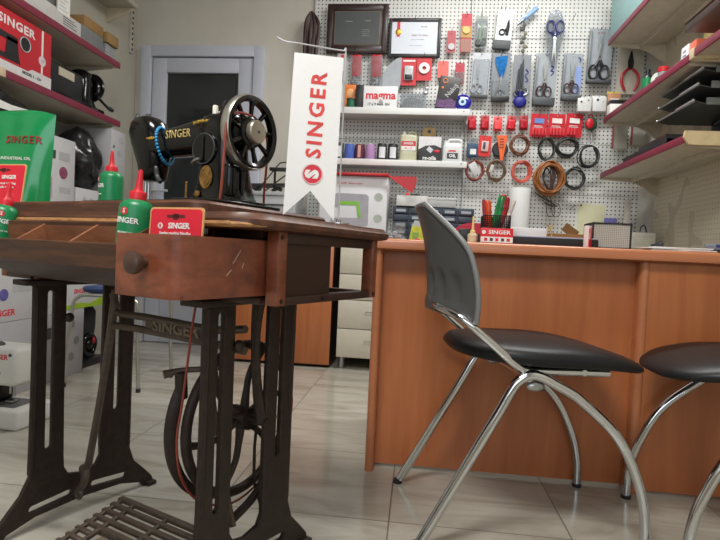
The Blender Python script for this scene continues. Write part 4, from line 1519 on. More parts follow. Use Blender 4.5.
sub(t, 'handle', mat((140, 176, 220), .35), lambda b: b.tube([(-.03, -.01, .03), (.01, -.012, .065), (.06, -.01, .11)], [.012, .016, .015], 10))
sub(t, 'metal_head', mat((120, 124, 130), .3, .6), lambda b: [b.tube([(-.062, -.01, .0), (-.03, -.01, .03)], [.004, .012], 8, sub=1), b.box((.0, -.02, .06), (.05, .008, .014), (0, R(-42), 0))])
t = thing('charm_chain', 'string of small green and brown charms hanging under the light blue tool', 'chain', (.612, 3.61, 2.04))
for k in range(7):
    sub(t, 'charm', mat(((86, 92, 80), (120, 116, 96), (70, 70, 64))[k % 3], .5), lambda b: b.ball((.012 * math.sin(k * 2.1), -.006, .02 + k * .028), (.017 if k % 2 else .012, .007, .014), 9, 6))
sub(t, 'string', INK, lambda b: b.tube([(0, 0, 0), (.004, -.004, .1), (0, 0, .215)], .0015, 5))
hook(.612, 2.256)

t = hung('oval_scissor_pack', 'blue handled scissors point down in an oval clear pack', 'scissors', .802, 2.139, .115, .345, y=3.59)
NB = mat((40, 44, 104), .35)
def oval(w, h):
    return [(w * .5 * math.copysign(abs(math.cos(R(a))) ** .8, math.cos(R(a))) * (1 if math.sin(R(a)) > 0 else .75 + .25 * math.cos(R(a)) ** 2), h * .5 + h * .5 * math.sin(R(a))) for a in range(0, 360, 12)]
sub(t, 'clear_pack', CLEAR_GREY, lambda b: b.prism([(x * (.35 + .65 * min(1, z / .22)), z) for x, z in oval(.125, .35)], -.004, -.001, 'XZ'))
sub(t, 'card', mat((186, 190, 200), .4), lambda b: b.prism([(x * .9, .31 + z * .1) for x, z in oval(.08, .35)], -.003, .001, 'XZ'))
scissors(t, .0, .155, .27, NB, False)
hook(.918, 2.275, .09)

SC_GREY = mat((112, 118, 122), .4)
t = hung('embroidery_pack', 'clear pack with small silver snips below the green pack', 'pack', .346, 1.904, .12, .298, tilt=.04)
card(t, mat((186, 190, 196), .4), .118, .295)
blister(t, .105, .25, .008, .25, .022, CLEAR)
sub(t, 'base_strip', DGREY, lambda b: b.span((-.056, -.024, .0), (.056, -.002, .02), .002))
scissors(t, -.018, .12, .2, PALE_GREY, True, -.010, .05)
t = hung('bird_scissor_pack', 'dark pack with a shining blue foil head above small silver scissors', 'pack', .481, 1.893, .118, .323)
card(t, mat((122, 128, 134), .4), .116, .318)
sub(t, 'blue_foil', mat((34, 118, 190), .2, .4, var=.4, scale=50), lambda b: b.prism([(-.038, .29), (.04, .30), (.034, .24), (.018, .17), (.004, .15), (-.012, .18), (-.036, .25)], -.012, -.003, 'XZ'))
scissors(t, .002, .10, .15, STEEL, True, -.01, .07)
sub(t, 'base_strip', BLACK, lambda b: b.span((-.057, -.03, .0), (.057, -.002, .035), .002))
blister(t, .11, .28, .03, .14, .026, CLEAR)
t = hung('tool_pack', 'dark grey pack of steel tools with blue writing hanging above a blue pouch', 'pack', .615, 1.894, .112, .296)
card(t, mat((120, 124, 130), .4), .11, .292)
sub(t, 'steel_tools', mat((70, 74, 80), .35, .6), lambda b: [b.cyl((x, -.012, .03), (x * .7, -.012, .2 + .03 * k), .007, .004, 10) for k, x in enumerate((-.03, -.012, .006))])
sub(t, 'blue_mark', mat((44, 60, 150), .5), lambda b: b.tube([(.024, -.0035, .2), (.04, -.0035, .18), (.022, -.0035, .16), (.04, -.0035, .13), (.026, -.0035, .12)], .0035, 6))
sub(t, 'finger_ring', STEEL, lambda b: [b.ring((.02, -.012, .055), (0, 1, 0), .022, .004, 8, 22), b.ring((-.026, -.012, .045), (0, 1, 0), .02, .004, 8, 22)])
t = thing('blue_pouch', 'small dark blue velvet pouch hanging under the dark grey tool pack', 'pouch', (.608, 3.60, 1.69))
sub(t, 'pouch', mat((24, 32, 128), .5, var=.15), lambda b: b.ball((0, -.008, .04), (.042, .02, .04), 16, 10))
sub(t, 'neck', mat((20, 26, 104), .5), lambda b: b.cyl((0, -.008, .07), (0, -.006, .1), .018, .026))
def scpack(label, x, z, w, h, boxh, hm, L, mark, tilt=0.):
    t = hung('scissor_pack', label, 'scissors', x, z, w, h, tilt=tilt)
    card(t, mat((150, 156, 162), .35), w * .97, h * .98)
    sub(t, 'cardboard_base', mat((66, 70, 74), .5), lambda b: b.span((-w * .49, -.034, .0), (w * .49, -.002, boxh), .003))
    sub(t, 'grey_side', SC_GREY, lambda b: b.span((-w * .48, -.020, boxh), (-w * .38, -.002, h * .92), .002))
    scissors(t, -.004, h * .47, L, hm, True, -.02)
    sub(t, 'pen_mark', mat((40, 50, 140), .5), lambda b: b.tube(mark, .0028, 5, sub=3))
    return t
KB = mat((58, 32, 38), .35)
BK = mat((26, 27, 30), .35)
t = scpack('grey pack with dark red handled scissors hanging below the oval pack', .755, 1.883, .14, .345, .05, KB, .24, [(.03, -.006, .26), (.05, -.006, .25), (.03, -.006, .23), (.052, -.006, .225), (.035, -.006, .2)], .04)
t = scpack('pale blue pack with brown handled scissors beside the largest black scissors', .925, 1.901, .125, .312, .03, mat((70, 42, 44), .35), .23, [(.03, -.006, .28), (.045, -.006, .27), (.04, -.006, .25)], .03)
sub(t, 'blue_panel', mat((128, 150, 200), .4), lambda b: b.span((.022, -.0035, .05), (.058, -.0025, .22)))
t = scpack('widest grey pack with long black tailor scissors near the wall shelf', 1.089, 2.036, .155, .36, .02, BK, .32, [(.05, -.006, .31), (.062, -.006, .28), (.045, -.006, .27), (.06, -.006, .24)], .03)
text('SINGER', .014, mat((176, 90, 100), .5), t, (.0, -.004, .325))
t = hung('pliers_pack', 'red handled pliers on a pale card hanging under the top wall shelf', 'pliers', 1.284, 1.947, .14, .3)
card(t, mat((188, 182, 170), .5), .15, .3)
PR = mat((178, 32, 44), .4)
for q in (-1, 1):
    sub(t, 'handle', PR, lambda b: b.tube([(.01 * q, -.01, .16), (.045 * q, -.012, .12), (.05 * q, -.012, .07), (.03 * q, -.012, .02)], [.007, .009, .009, .008], 8))
    sub(t, 'jaw', mat((60, 60, 62), .35, .7), lambda b: b.prism([(0, .15), (.014 * q, .165), (.017 * q, .2), (.003 * q, .265), (0, .265)], -.016, -.006, 'XZ'))

# row of small red reels
SR = [(.314, 1.598, 'first small red blister at the shelf end of the red row', (176, 28, 42)), (.395, 1.600, 'second small dark red blister from the white shelf', (166, 22, 36)), (.478, 1.595, 'salmon pink blister in the middle of the small red row', (216, 72, 74)),
      (.561, 1.600, 'small red blister tilted beside the salmon one', (184, 30, 46)), (.643, 1.605, 'last small dark red blister next to the three wide red cards', (154, 22, 34))]
for k, (x, z, lab, c) in enumerate(SR):
    t = hung('bobbin_blister', lab, 'pack', x, z, .058, .102, group='small red blisters on the pegboard', tilt=(-.05, 0, .02, .08, .0)[k])
    sub(t, 'backing_card', mat(c, .45), lambda b: b.span((-.028, -.002, 0), (.028, .002, .096), .001))
    sub(t, 'blister', mat([min(255, v * 1.12) for v in c], .25), lambda b: b.span((-.023, -.022, .008), (.023, -.001, .066), .007, 3))
    sub(t, 'dark_slot', DRED, lambda b: b.span((-.01, -.0035, .078), (.01, -.0015, .084)))
RB = [(.736, 1.588, 'wide red blister card with blue label left of its two neighbours', (96, 130, 190)), (.848, 1.590, 'wide red blister card with white label in the middle of three', (226, 214, 210)), (.957, 1.593, 'wide red blister card with white label next to the green and red tool', (222, 222, 220))]
for k, (x, z, lab, c) in enumerate(RB):
    t = hung('bobbin_card', lab, 'pack', x, z, .106, .152, group='wide red blister cards', tilt=.05)
    card(t, mat((190, 26, 42), .4), .104, .15)
    sub(t, 'label', mat(c, .5), lambda b: b.span((-.03, -.005, .088), (.032, -.001, .12)))
    sub(t, 'printed_lines', WHITE, lambda b: [b.span((-.03, -.0035, .062 + .008 * j), (.028 - .006 * j, -.001, .065 + .008 * j)) for j in range(2)])
    sub(t, 'blister', mat((206, 50, 58), .2), lambda b: [b.span((-.04 + j * .02, -.014, .01), (-.024 + j * .02, -.001, .056), .004) for j in range(5 if k < 2 else 3)])
t = hung('tape_hanger', 'round red and green tape tool hanging beside the wide red cards', 'tool', 1.059, 1.611, .08, .12)
sub(t, 'green_case', mat((26, 74, 52), .4), lambda b: b.ball((.004, -.012, .05), (.038, .012, .045), 16, 10))
sub(t, 'red_body', RED, lambda b: b.ball((-.006, -.02, .05), (.026, .012, .034), 14, 8))
sub(t, 'red_ring', RED, lambda b: b.ring((0, -.01, .1), (0, 1, 0), .011, .004, 8, 20))

def wcard(label, x, z, w, h, c, top=None, holes=0):
    t = hung('button_card', label, 'card', x, z, w, h, y=3.60)
    sub(t, 'box', mat(c, .5), lambda b: b.span((-w * .48, -.03, 0), (w * .48, 0, h * .86), .003))
    sub(t, 'hang_tab', mat(top or c, .5), lambda b: b.span((-w * .48, -.004, h * .8), (w * .48, 0, h)))
    sub(t, 'printed_dots', INK, lambda b: [b.cyl((dx, -.031, dz), (dx, -.029, dz), rr, n=10) for dx, dz, rr in holes])
    return t
wcard('white accessory box with black dot below the brown handled scissors', 1.006, 1.721, .086, .1, (206, 208, 206), None, [(-.02, .06, .007), (.024, .07, .005)])
wcard('white accessory box with grey ring next to the yellow one', 1.098, 1.726, .086, .106, (210, 211, 210), None, [(-.012, .072, .008), (.02, .06, .003)])
t = wcard('yellow topped accessory box with white label under the wall shelf', 1.186, 1.743, .08, .126, (190, 138, 104), (206, 190, 92), [])
sub(t, 'label', WHITE, lambda b: b.span((-.026, -.032, .02), (.026, -.03, .075)))
# row under the red ones
t = hung('blue_box_pack', 'small dark blue and white box hanging at the end of the lower white shelf', 'pack', .323, 1.43, .072, .12)
sub(t, 'box', mat((36, 70, 102), .4), lambda b: b.span((-.035, -.025, 0), (.035, 0, .085), .003))
sub(t, 'white_label', WHITE, lambda b: b.span((-.015, -.0265, .015), (.024, -.0245, .05)))
sub(t, 'clear_top', CLEAR_GREY, lambda b: b.span((-.034, -.02, .085), (.034, 0, .12), .003))
t = hung('red_box_pack', 'bright red blister card with clear window beside the orange tool', 'pack', .399, 1.447, .082, .136, tilt=.06)
card(t, mat((206, 44, 42), .4), .08, .134)
sub(t, 'window_insert', mat((206, 176, 176), .35), lambda b: b.span((-.022, -.012, .03), (.024, -.001, .098), .003))
sub(t, 'small_tool', DGREY, lambda b: b.span((-.012, -.015, .045), (.004, -.010, .09), .002))
t = hung('utility_knife_card', 'orange triangular tool over a black round pack', 'tool', .506, 1.434, .104, .17)
sub(t, 'black_pack', mat((44, 44, 46), .45), lambda b: b.lathe([(0, 0), (.052, 0), (.052, .012), (.045, .018), (0, .018)], (-.004, 0, .075), (0, -1, 0), 22))
sub(t, 'orange_tool', mat((226, 98, 42), .4), lambda b: b.prism([(-.034, .16), (.034, .162), (.03, .11), (.012, .0), (-.002, .0), (-.02, .10)], -.034, -.019, 'XZ'))
sub(t, 'tool_print', mat((90, 60, 60), .5), lambda b: [b.span((-.012, -.0355, .08 + j * .018), (.016 - j * .001, -.0335, .087 + j * .018)) for j in range(4)])

# coils
def coil(name, label, x, z, rx, rz, c, turns, r, y=3.60, extra=None, var=.2, hk=True):
    t = thing(name, label, 'coil', (x, y, z - rz))
    m = mat(c, .45, var=var)
    b = MB()
    for k in range(int(turns * 1.7)):
        ph = random.uniform(0, 6)
        sx, sz = rx * random.uniform(.74, 1.0), rz * random.uniform(.76, 1.0)
        ox, oz = random.uniform(-.006, .006), random.uniform(-.003, .003)
        dy = -.004 - .0035 * k
        pts = [(ox + sx * math.sin(2 * PI * i / 18 + ph) + random.uniform(-.0018, .0018), dy + random.uniform(-.004, .004), rz + oz + sz * math.cos(2 * PI * i / 18 + ph)) for i in range(18)]
        b.tube(pts, r * .8, 6, True, 3)
    b.build('wound_cord', m, t)
    if hk: hook(x, z + rz * .92, .05)
    return t
coil('cord_coil', 'brown cord coil hanging beside the orange tool', .620, 1.450, .062, .068, (112, 66, 44), 5, .0045)
coil('cord_coil', 'oval black cord coil hanging below the wide red cards', .792, 1.428, .054, .074, (38, 42, 40), 5, .004)
coil('cord_coil', 'wider black cord coil hung at the same height as the oval one', .919, 1.441, .069, .064, (34, 36, 36), 6, .0045)
t = coil('cord_coil', 'loose black cable coil with pale plug hanging nearest the right wall', 1.056, 1.391, .066, .072, (34, 36, 40), 5, .0045)
sub(t, 'pale_plug', PALE_GREY, lambda b: [b.span((.0, -.03, .1), (.02, -.016, .13), .003), b.cyl((.01, -.02, .13), (.008, -.012, .22), .002)])
t = coil('cord_coil', 'brown and red coil with clear label bag at the end of the lower white shelf', .341, 1.279, .06, .066, (136, 64, 52), 4, .0045)
sub(t, 'label_bag', mat((196, 196, 196), .3), lambda b: b.box((.0, -.03, .075), (.05, .006, .085), (0, R(-32), 0), .002))
t = coil('cord_coil', 'olive brown coil with paper tie second in the lower row', .479, 1.283, .064, .07, (104, 78, 52), 5, .0045)
sub(t, 'paper_tie', mat((190, 186, 180), .5), lambda b: b.box((-.03, -.025, .08), (.022, .01, .05), (0, .3, 0), .002))
coil('cord_coil', 'salmon red coil hanging in the lower row beside the big amber one', .639, 1.279, .066, .07, (192, 84, 66), 6, .005)
t = coil('cord_coil', 'large amber plastic cord coil with dark wires wound inside', .808, 1.235, .092, .108, (150, 92, 42), 16, .0055)
sub(t, 'dark_wires', mat((66, 40, 34), .5, var=.4), lambda b: [b.tube([(random.uniform(-.03, .03), -.04, .2), (random.uniform(-.04, .04), -.055, .12), (random.uniform(-.03, .03), -.04, .02)], .004, 6) for _ in range(9)])
t = thing('wire_tangle', 'thin dark wires dangling under the big amber coil', 'wires', (.82, 3.60, .985))
for k in range(6):
    a, bq = random.uniform(-.08, .03), random.uniform(.02, .07)
    sub(t, 'wire', mat((74, 66, 62), .5), lambda b: b.tube([(a, 0, .16), (a * .5 + .02, -.015, .12), (bq, -.01, .09), (bq + .01, 0, .03 if k < 2 else .08), (bq - .03, 0, .02 if k < 2 else .09), (bq - .05, -.005, .11)], .0022, 6))
coil('cord_coil', 'round black cord coil in the lower row right of the amber one', .974, 1.247, .068, .072, (36, 40, 38), 5, .0045)
# white packs between the wall shelves
for lab, x, z, w, h, y in (('tall white zipper pack hanging between the two lower wall shelves', 1.235, 1.526, .088, .17, 3.60), ('pale pack with pink edge hanging nearest the corner of the walls', 1.345, 1.538, .082, .14, 3.60)):
    t = hung('zipper_pack', lab, 'pack', x, z, w, h, y=y)
    sub(t, 'carton', mat((188, 186, 176), .5), lambda b: b.span((-w * .42, -.035, 0), (w * .5, 0, h), .003))
    sub(t, 'pink_side', mat((176, 84, 96), .5), lambda b: b.span((-w * .47, -.03, .002), (-w * .43, 0, h * .9), .002))
    sub(t, 'label_print', PALE_INK, lambda b: [b.span((-.02, -.0365, h * .5), (.024, -.0345, h * .52)), b.cyl((-.01, -.0365, h * .85), (-.01, -.0345, h * .85), .005, n=10)])
# note and strip near the bench
t = thing('yellow_note', 'pale yellow paper note pinned low on the pegboard', 'note', (1.11, GB - .003, .89))
sub(t, 'paper', mat((206, 204, 170), .6, var=.02), lambda b: b.box((0, 0, .1), (.165, .0015, .205), (0, R(2), 0)))
sub(t, 'pin', INK, lambda b: b.ball((-.065, -.003, .195), .006, 8, 6))
t = thing('blue_strip', 'small violet blue sticker on the pegboard beside the yellow note', 'sticker', (1.236, GB - .002, .975))
sub(t, 'sticker', mat((120, 118, 190), .5), lambda b: b.span((-.04, -.001, 0), (.04, .001, .034)))
for x, z in ((.985, 1.07), (.46, 2.33), (.34, 2.31)):
    hook(x, z, .06)

# hanging cards over the white shelf
def blisterbag(label, x, z, w, h, c):
    t = hung('zip_bag_pack', label, 'pack', x, z, w, h)
    sub(t, 'red_card', mat(c, .45), lambda b: b.span((-w * .36, -.006, h * .3), (w * .36, -.002, h * .96), .001))
    sub(t, 'clear_bag', CLEAR, lambda b: b.span((-w * .46, -.018, 0), (w * .46, -.0015, h * .9), .006))
    sub(t, 'metal_parts', mat((150, 148, 150), .35, .4, var=.4, scale=90), lambda b: [b.ball((random.uniform(-.028, .028), -.009, random.uniform(.015, .06)), (.012, .006, .01), 7, 5) for _ in range(8)])
    return t
blisterbag('red card in a small clear parts bag nearest the pennant', -.467, 1.93, .085, .215, (196, 36, 50))
blisterbag('tilted red card in a clear parts bag left of the grey curve ruler', -.333, 1.93, .095, .22, (186, 40, 54))
t = hung('presser_foot_pack', 'red blister card with a silver and black spool under the certificate', 'pack', -.117, 1.931, .105, .197)
card(t, mat((196, 28, 44), .4), .103, .195)
sub(t, 'white_strip', WHITE, lambda b: b.span((-.04, -.004, .155), (.04, -.001, .166)))
sub(t, 'blister', mat((190, 194, 196), .25), lambda b: b.span((-.03, -.022, .03), (.03, -.001, .125), .008, 3))
sub(t, 'black_part', BLACK, lambda b: b.span((-.024, -.026, .034), (.024, -.018, .066), .004))
t = hung('tape_roll_pack', 'red card with a white tape ring hanging below the certificate', 'pack', -.018, 1.952, .104, .172)
card(t, mat((196, 32, 46), .4), .102, .17)
sub(t, 'tape_ring', WHITE, lambda b: b.lathe([(.013, 0), (.036, 0), (.036, .012), (.013, .012), (.013, 0)], (.002, -.002, .078), (0, -1, 0), 28, False))
t = hung('pink_card', 'salmon pink card hanging above the black decorated box', 'card', .108, 1.94, .07, .11)
card(t, mat((216, 100, 92), .5), .068, .11)
t = hung('red_thread_card', 'dark red card with clear bag above the blue eye bead', 'pack', .217, 1.915, .062, .142)
card(t, mat((180, 44, 58), .5), .06, .14)
sub(t, 'clear_pocket', CLEAR, lambda b: b.span((-.028, -.014, .004), (.028, -.002, .08), .005))
t = hung('curve_ruler', 'grey plastic tailor curve ruler leaning between the red packs and the certificate', 'ruler', -.236, 1.91, .15, .24, hk=False)
pts = [(.07, .23)] + [(.07 - .145 * math.sin(R(a)) ** 1.3, .23 * math.cos(R(a)) ** 1.0 * 1.0) for a in range(10, 91, 10)] + [(.045, -.04), (.068, .05)]
sub(t, 'blade', mat((152, 158, 164), .35), lambda b: b.prism(pts, -.004, .0, 'XZ'))
t = hung('floss_card', 'narrow pack with red and white print half hidden by the pennant pole', 'pack', -.575, 1.95, .05, .2)
card(t, mat((190, 190, 192), .45), .05, .2)
sub(t, 'red_print', LOGO_RED, lambda b: [b.span((-.02, -.004, .08), (.01, -.001, .13)), b.span((.0, -.004, .15), (.02, -.001, .18))])
sub(t, 'blue_print', mat((60, 60, 120), .5), lambda b: b.span((-.02, -.004, .0), (.02, -.001, .07)))

# ================================================================== WHITE WALL SHELVES
def wshelf(label, z0, z1):
    t = thing('wall_shelf', label, 'shelf', (-.17, 3.45, z0))
    def kb2(): return MB((-.17, 3.45, z0))
    b = kb2(); b.span((-.63, 3.45, z0 + .012), (.28, GB, z1), .003); b.build('board', mat((214, 216, 214), .4, var=.02), t)
    b = kb2(); b.span((-.63, 3.446, z0), (.28, 3.452, z1 - .001), .002); b.build('front_lip', mat((218, 220, 218), .35, var=.02), t)
    for x in (-.615, .262):
        b = kb2(); b.prism([(3.46, z0 + .013), (GB, z0 + .013), (GB, z0 - .05), (3.62, z0 - .045)], x, x + .004, 'YZ'); b.build('bracket', PALE_GREY, t)
    b = kb2(); b.cyl((.245, 3.4445, (z0 + z1) / 2 + .004), (.245, 3.447, (z0 + z1) / 2 + .004), .004, n=10); b.build('screw', DGREY, t)
wshelf('upper white pegboard shelf holding the red lettered white box', 1.598, 1.640)
wshelf('lower white pegboard shelf holding thread cones and bottles', 1.272, 1.312)
Z2, Z1 = 1.6405, 1.3125
t = thing('lettered_box', 'white box with red lettering and a black end on the upper white shelf', 'box', (-.318, 3.53, Z2))
sub(t, 'carton', mat((220, 220, 222), .45, var=.02), lambda b: b.span((-.125, -.045, 0), (.14, .045, .145), .003))
sub(t, 'black_end', BLACK, lambda b: b.span((-.13, -.05, .0), (-.078, .04, .15), .003))
text('magma', .072, LOGO_RED, t, (.032, -.0458, .085), bold=.0024, sx=.95)
text('17 x 9 MIM  RH', .022, INK, t, (.02, -.0458, .028), bold=.0006)
sub(t, 'grey_print', GREY, lambda b: b.cyl((.035, -.047, .04), (.035, -.0445, .04), .014, n=12))
t = thing('thread_pouch', 'orange pouch standing at the pennant end of the upper white shelf', 'pouch', (-.49, 3.54, Z2))
sub(t, 'pouch', mat((222, 122, 50), .4, var=.2, scale=60), lambda b: b.box((0, 0, .085), (.085, .03, .165), None, .012, 3))
sub(t, 'pouch_print', mat((236, 176, 120), .45), lambda b: b.ball((.0, -.013, .11), (.026, .006, .03)))
t = thing('thread_spool', 'small green thread spool in front of the orange pouch', 'spool', (-.478, 3.49, Z2))
sub(t, 'thread', mat((22, 92, 66), .6, bmp=.2), lambda b: b.lathe([(0, .004), (.026, .004), (.027, .02), (.026, .055), (0, .055)], n=20))
sub(t, 'spool_end', mat((30, 60, 50), .5), lambda b: [b.lathe([(0, 0), (.029, 0), (.029, .005), (0, .005)], n=20), b.lathe([(0, .054), (.029, .054), (.029, .06), (0, .06)], n=20)])
t = thing('clear_parts_box', 'clear plastic box full of grey parts on the upper white shelf', 'box', (-.075, 3.52, Z2))
sub(t, 'clear_shell', CLEAR_GREY, lambda b: b.span((-.082, -.04, .001), (.08, .04, .1), .004))
sub(t, 'grey_filling', mat((140, 141, 140), .5, var=.35, scale=160), lambda b: b.prism([(-.07, .003), (.068, .003), (.062, .055), (.03, .07), (-.03, .075), (-.064, .06)], -.033, .033, 'XZ'))
t = thing('metal_trinket', 'small shiny clear trinket standing on the grey parts box', 'trinket', (.0, 3.52, Z2 + .1005))
sub(t, 'trinket', mat((196, 200, 206), .15, .5), lambda b: [b.ball((0, 0, .016), (.02, .014, .016)), b.ball((.008, 0, .042), (.014, .01, .014)), b.cyl((.004, 0, .02), (.008, 0, .04), .006)])
t = thing('small_hook_part', 'curled metal hook standing between the lettered box and the clear parts box', 'hook', (-.165, 3.49, Z2))
sub(t, 'hook', STEEL, lambda b: b.tube([(-.02, 0, .004), (.0, 0, .004), (.012, 0, .02), (.004, 0, .04), (-.01, 0, .038)], .005, 8))
t = thing('decorated_box', 'tall black decorated box with slanted pale lettering on the upper white shelf', 'box', (.128, 3.52, Z2 + .004), (0, R(8), 0))
sub(t, 'carton', mat((36, 33, 36), .4), lambda b: b.span((-.066, -.03, .004), (.066, .03, .21), .003))
sub(t, 'flower_print', mat((88, 54, 100), .45, var=.6, scale=70), lambda b: b.prism([(-.06, .01), (.06, .01), (.058, .06), (.02, .075), (-.02, .055), (-.06, .065)], -.0312, -.0296, 'XZ'))
sub(t, 'orange_ring', mat((200, 120, 70), .45), lambda b: [b.ring((-.03, -.031, .178), (0, 1, 0), .014, .004, 6, 20), b.ball((-.04, -.03, .135), (.008, .002, .008), 8, 5)])
text('Nakış', .042, PALE_INK, t, (.02, -.0308, .125), (PI / 2, R(-58), 0), bold=.0006)
t = thing('eye_bead', 'round blue glass eye bead at the end of the upper white shelf', 'bead', (.240, 3.50, Z2))
sub(t, 'blue_glass', mat((22, 24, 140), .12, var=.05, coat=.5), lambda b: b.lathe([(0, -.01), (.046, -.008), (.052, 0), (.046, .006), (0, .010)], (0, 0, .053), (0, -1, 0), 30), 50)
sub(t, 'pale_ring', mat((176, 206, 230), .3), lambda b: b.lathe([(0, .009), (.024, .009), (.022, .012), (0, .0125)], (-.004, 0, .055), (0, -1, 0), 24))
sub(t, 'pupil', mat((20, 40, 80), .3), lambda b: b.lathe([(0, .012), (.010, .012), (.009, .0135), (0, .014)], (-.004, 0, .055), (0, -1, 0), 18))

def cone(label, x, c, z=Z1, y=3.53, band=None):
    t = thing('thread_cone', label, 'thread', (x, y, z), 0, 'thread cones on the lower white shelf')
    m = mat(c, .7, var=.16, scale=160, bmp=.25)
    sub(t, 'thread', m, lambda b: b.lathe([(0, .004), (.031, .004), (.034, .012), (.0345, .06), (.031, .098), (.027, .104), (0, .104)], n=22))
    sub(t, 'cone_core', mat((210, 206, 196), .5), lambda b: [b.lathe([(0, 0), (.024, 0), (.022, .005), (0, .005)], n=18), b.lathe([(.006, .103), (.010, .103), (.008, .112), (.006, .112)], n=14)])
    if band:
        sub(t, 'speckled_band', mat(band, .6, var=.5, scale=200), lambda b: b.box((.0, -.033, .055), (.02, .004, .08), None, .001))
    return t
cone('blue thread cone second from the pennant on the lower white shelf', -.477, (70, 94, 172))
cone('dark maroon thread cone with speckled band between blue and lilac cones', -.410, (84, 32, 52), band=(196, 150, 140))
cone('lilac thread cone on the lower white shelf', -.340, (168, 128, 174))
def bspool(label, x, first=False):
    t = thing('thread_tube', label, 'thread', (x, 3.53, Z1), 0, 'black thread tubes with white labels')
    sub(t, 'thread', mat((30, 30, 34), .55, bmp=.15), lambda b: b.lathe([(0, 0), (.03, 0), (.031, .004), (.031, .106), (.028, .112), (.010, .112), (.008, .116), (0, .116)], n=22))
    sub(t, 'white_label', mat((214, 216, 220), .5), lambda b: b.loft([[(.0318 * math.sin(R(a)), -.0318 * math.cos(R(a)), .018), (.0318 * math.sin(R(a)), -.0318 * math.cos(R(a)), .088), (.0308 * math.sin(R(a)), -.0308 * math.cos(R(a)), .088), (.0308 * math.sin(R(a)), -.0308 * math.cos(R(a)), .018)] for a in range(-32, 49, 8)]))
bspool('black thread tube beside the lilac cone', -.264)
bspool('black thread tube beside the yellowish jerrycan', -.194)
bspool('black and white thread tube half hidden by the pennant', -.548)
# jerrycan
t = thing('oil_jerrycan', 'translucent yellowish jerrycan with red and white label on the lower white shelf', 'jerrycan', (-.092, 3.54, Z1))
jm, jn, jb = new_mat('translucent_oil_plastic')
jn.links.new(ramp(jn, noise(jn, coords(jn, (1, 1, 6)), 3, 1), [(.3, lin((172, 172, 140))), (.7, lin((196, 196, 172)))]), jb.inputs['Base Color'])
jb.inputs['Roughness'].default_value = .3
jb.inputs['Subsurface Weight'].default_value = .15
sub(t, 'body', jm, lambda b: b.loft([superring((0, 0, z), (0, 0, 1), hu, hv, 5, 28, (0, 1, 0)) for z, hu, hv in ((0, .052, .042), (.004, .058, .047), (.152, .058, .047), (.168, .052, .042), (.173, .04, .03))]), 50)
sub(t, 'handle', jm, lambda b: b.tube([(.045, 0, .163), (.04, 0, .189), (.01, 0, .193), (-.01, 0, .172)], .009, 10))
sub(t, 'cap', mat((196, 198, 190), .4), lambda b: b.lathe([(0, .17), (.017, .17), (.017, .197), (.014, .200), (0, .200)], (-.032, 0, 0), n=18))
sub(t, 'red_label', mat((192, 52, 58), .45), lambda b: b.span((-.046, -.0485, .095), (.046, -.0465, .128)))
sub(t, 'white_label', WHITE, lambda b: b.span((-.046, -.0485, .068), (.046, -.0465, .095)))
text('SINGER', .02, WHITE, t, (0, -.0488, .112), bold=.0004, sx=.95)
text('OIL 1 LT', .014, LOGO_RED, t, (0, -.0488, .081), bold=.0003)
t = thing('wooden_reel', 'flat round wooden reel with a dark hole standing behind the black and white box', 'reel', (.037, 3.60, Z1))
sub(t, 'wooden_disc', mat((190, 156, 96), .5, var=.15), lambda b: b.lathe([(0, 0), (.046, 0), (.048, .004), (.048, .02), (.046, .024), (0, .024)], (0, .01, .20), (0, -1, 0), 28))
sub(t, 'dark_hole', BLACK, lambda b: b.lathe([(0, .0235), (.012, .0235), (.012, .025), (0, .025)], (0, .01, .212), (0, -1, 0), 16))
sub(t, 'stand', mat((176, 144, 90), .5), lambda b: b.span((-.03, -.01, 0), (.03, .01, .15), .003))
t = thing('needle_carton', 'black and white carton with a pale square on the lower white shelf', 'box', (.046, 3.53, Z1))
sub(t, 'carton', mat((52, 52, 56), .45), lambda b: b.span((-.072, -.04, 0), (.07, .035, .158), .003))
sub(t, 'white_top', mat((214, 214, 216), .45), lambda b: b.prism([(-.0725, .1585), (.0705, .1585), (.0705, .088), (.03, .105), (-.03, .1), (-.0725, .075)], -.0415, -.0395, 'XZ'))
sub(t, 'pale_square', mat((200, 200, 206), .5), lambda b: b.box((.0, -.041, .075), (.035, .003, .028), (0, R(40), 0)))
sub(t, 'red_oval', LOGO_RED, lambda b: b.ball((.045, -.04, .066), (.018, .003, .009)))
text('rs-oila', .034, WHITE, t, (-.002, -.0412, .022), bold=.001)
t = thing('white_oil_can', 'white plastic can with handle and dark label at the end of the lower white shelf', 'can', (.19, 3.53, Z1))
CW = mat((212, 214, 214), .4, var=.02)
sub(t, 'body', CW, lambda b: b.loft([superring((0, 0, z), (0, 0, 1), hu, hv, 5, 28, (0, 1, 0)) for z, hu, hv in ((0, .058, .036), (.004, .064, .04), (.098, .064, .04), (.118, .056, .036), (.126, .046, .026))]), 50)
sub(t, 'handle', CW, lambda b: b.tube([(-.03, 0, .118), (-.026, 0, .143), (.0, 0, .148), (.05, 0, .144), (.056, 0, .112)], .0095, 10))
sub(t, 'cap', mat((200, 202, 202), .4), lambda b: b.lathe([(0, .118), (.014, .118), (.014, .142), (0, .142)], (-.046, 0, 0), n=16))
sub(t, 'label', mat((46, 48, 54), .5), lambda b: b.span((-.034, -.0418, .022), (.034, -.0396, .058)))
text('OIL', .028, WHITE, t, (0, -.0421, .040), bold=.001)
sub(t, 'red_print', LOGO_RED, lambda b: b.span((-.026, -.0414, .067), (.02, -.0398, .076)))
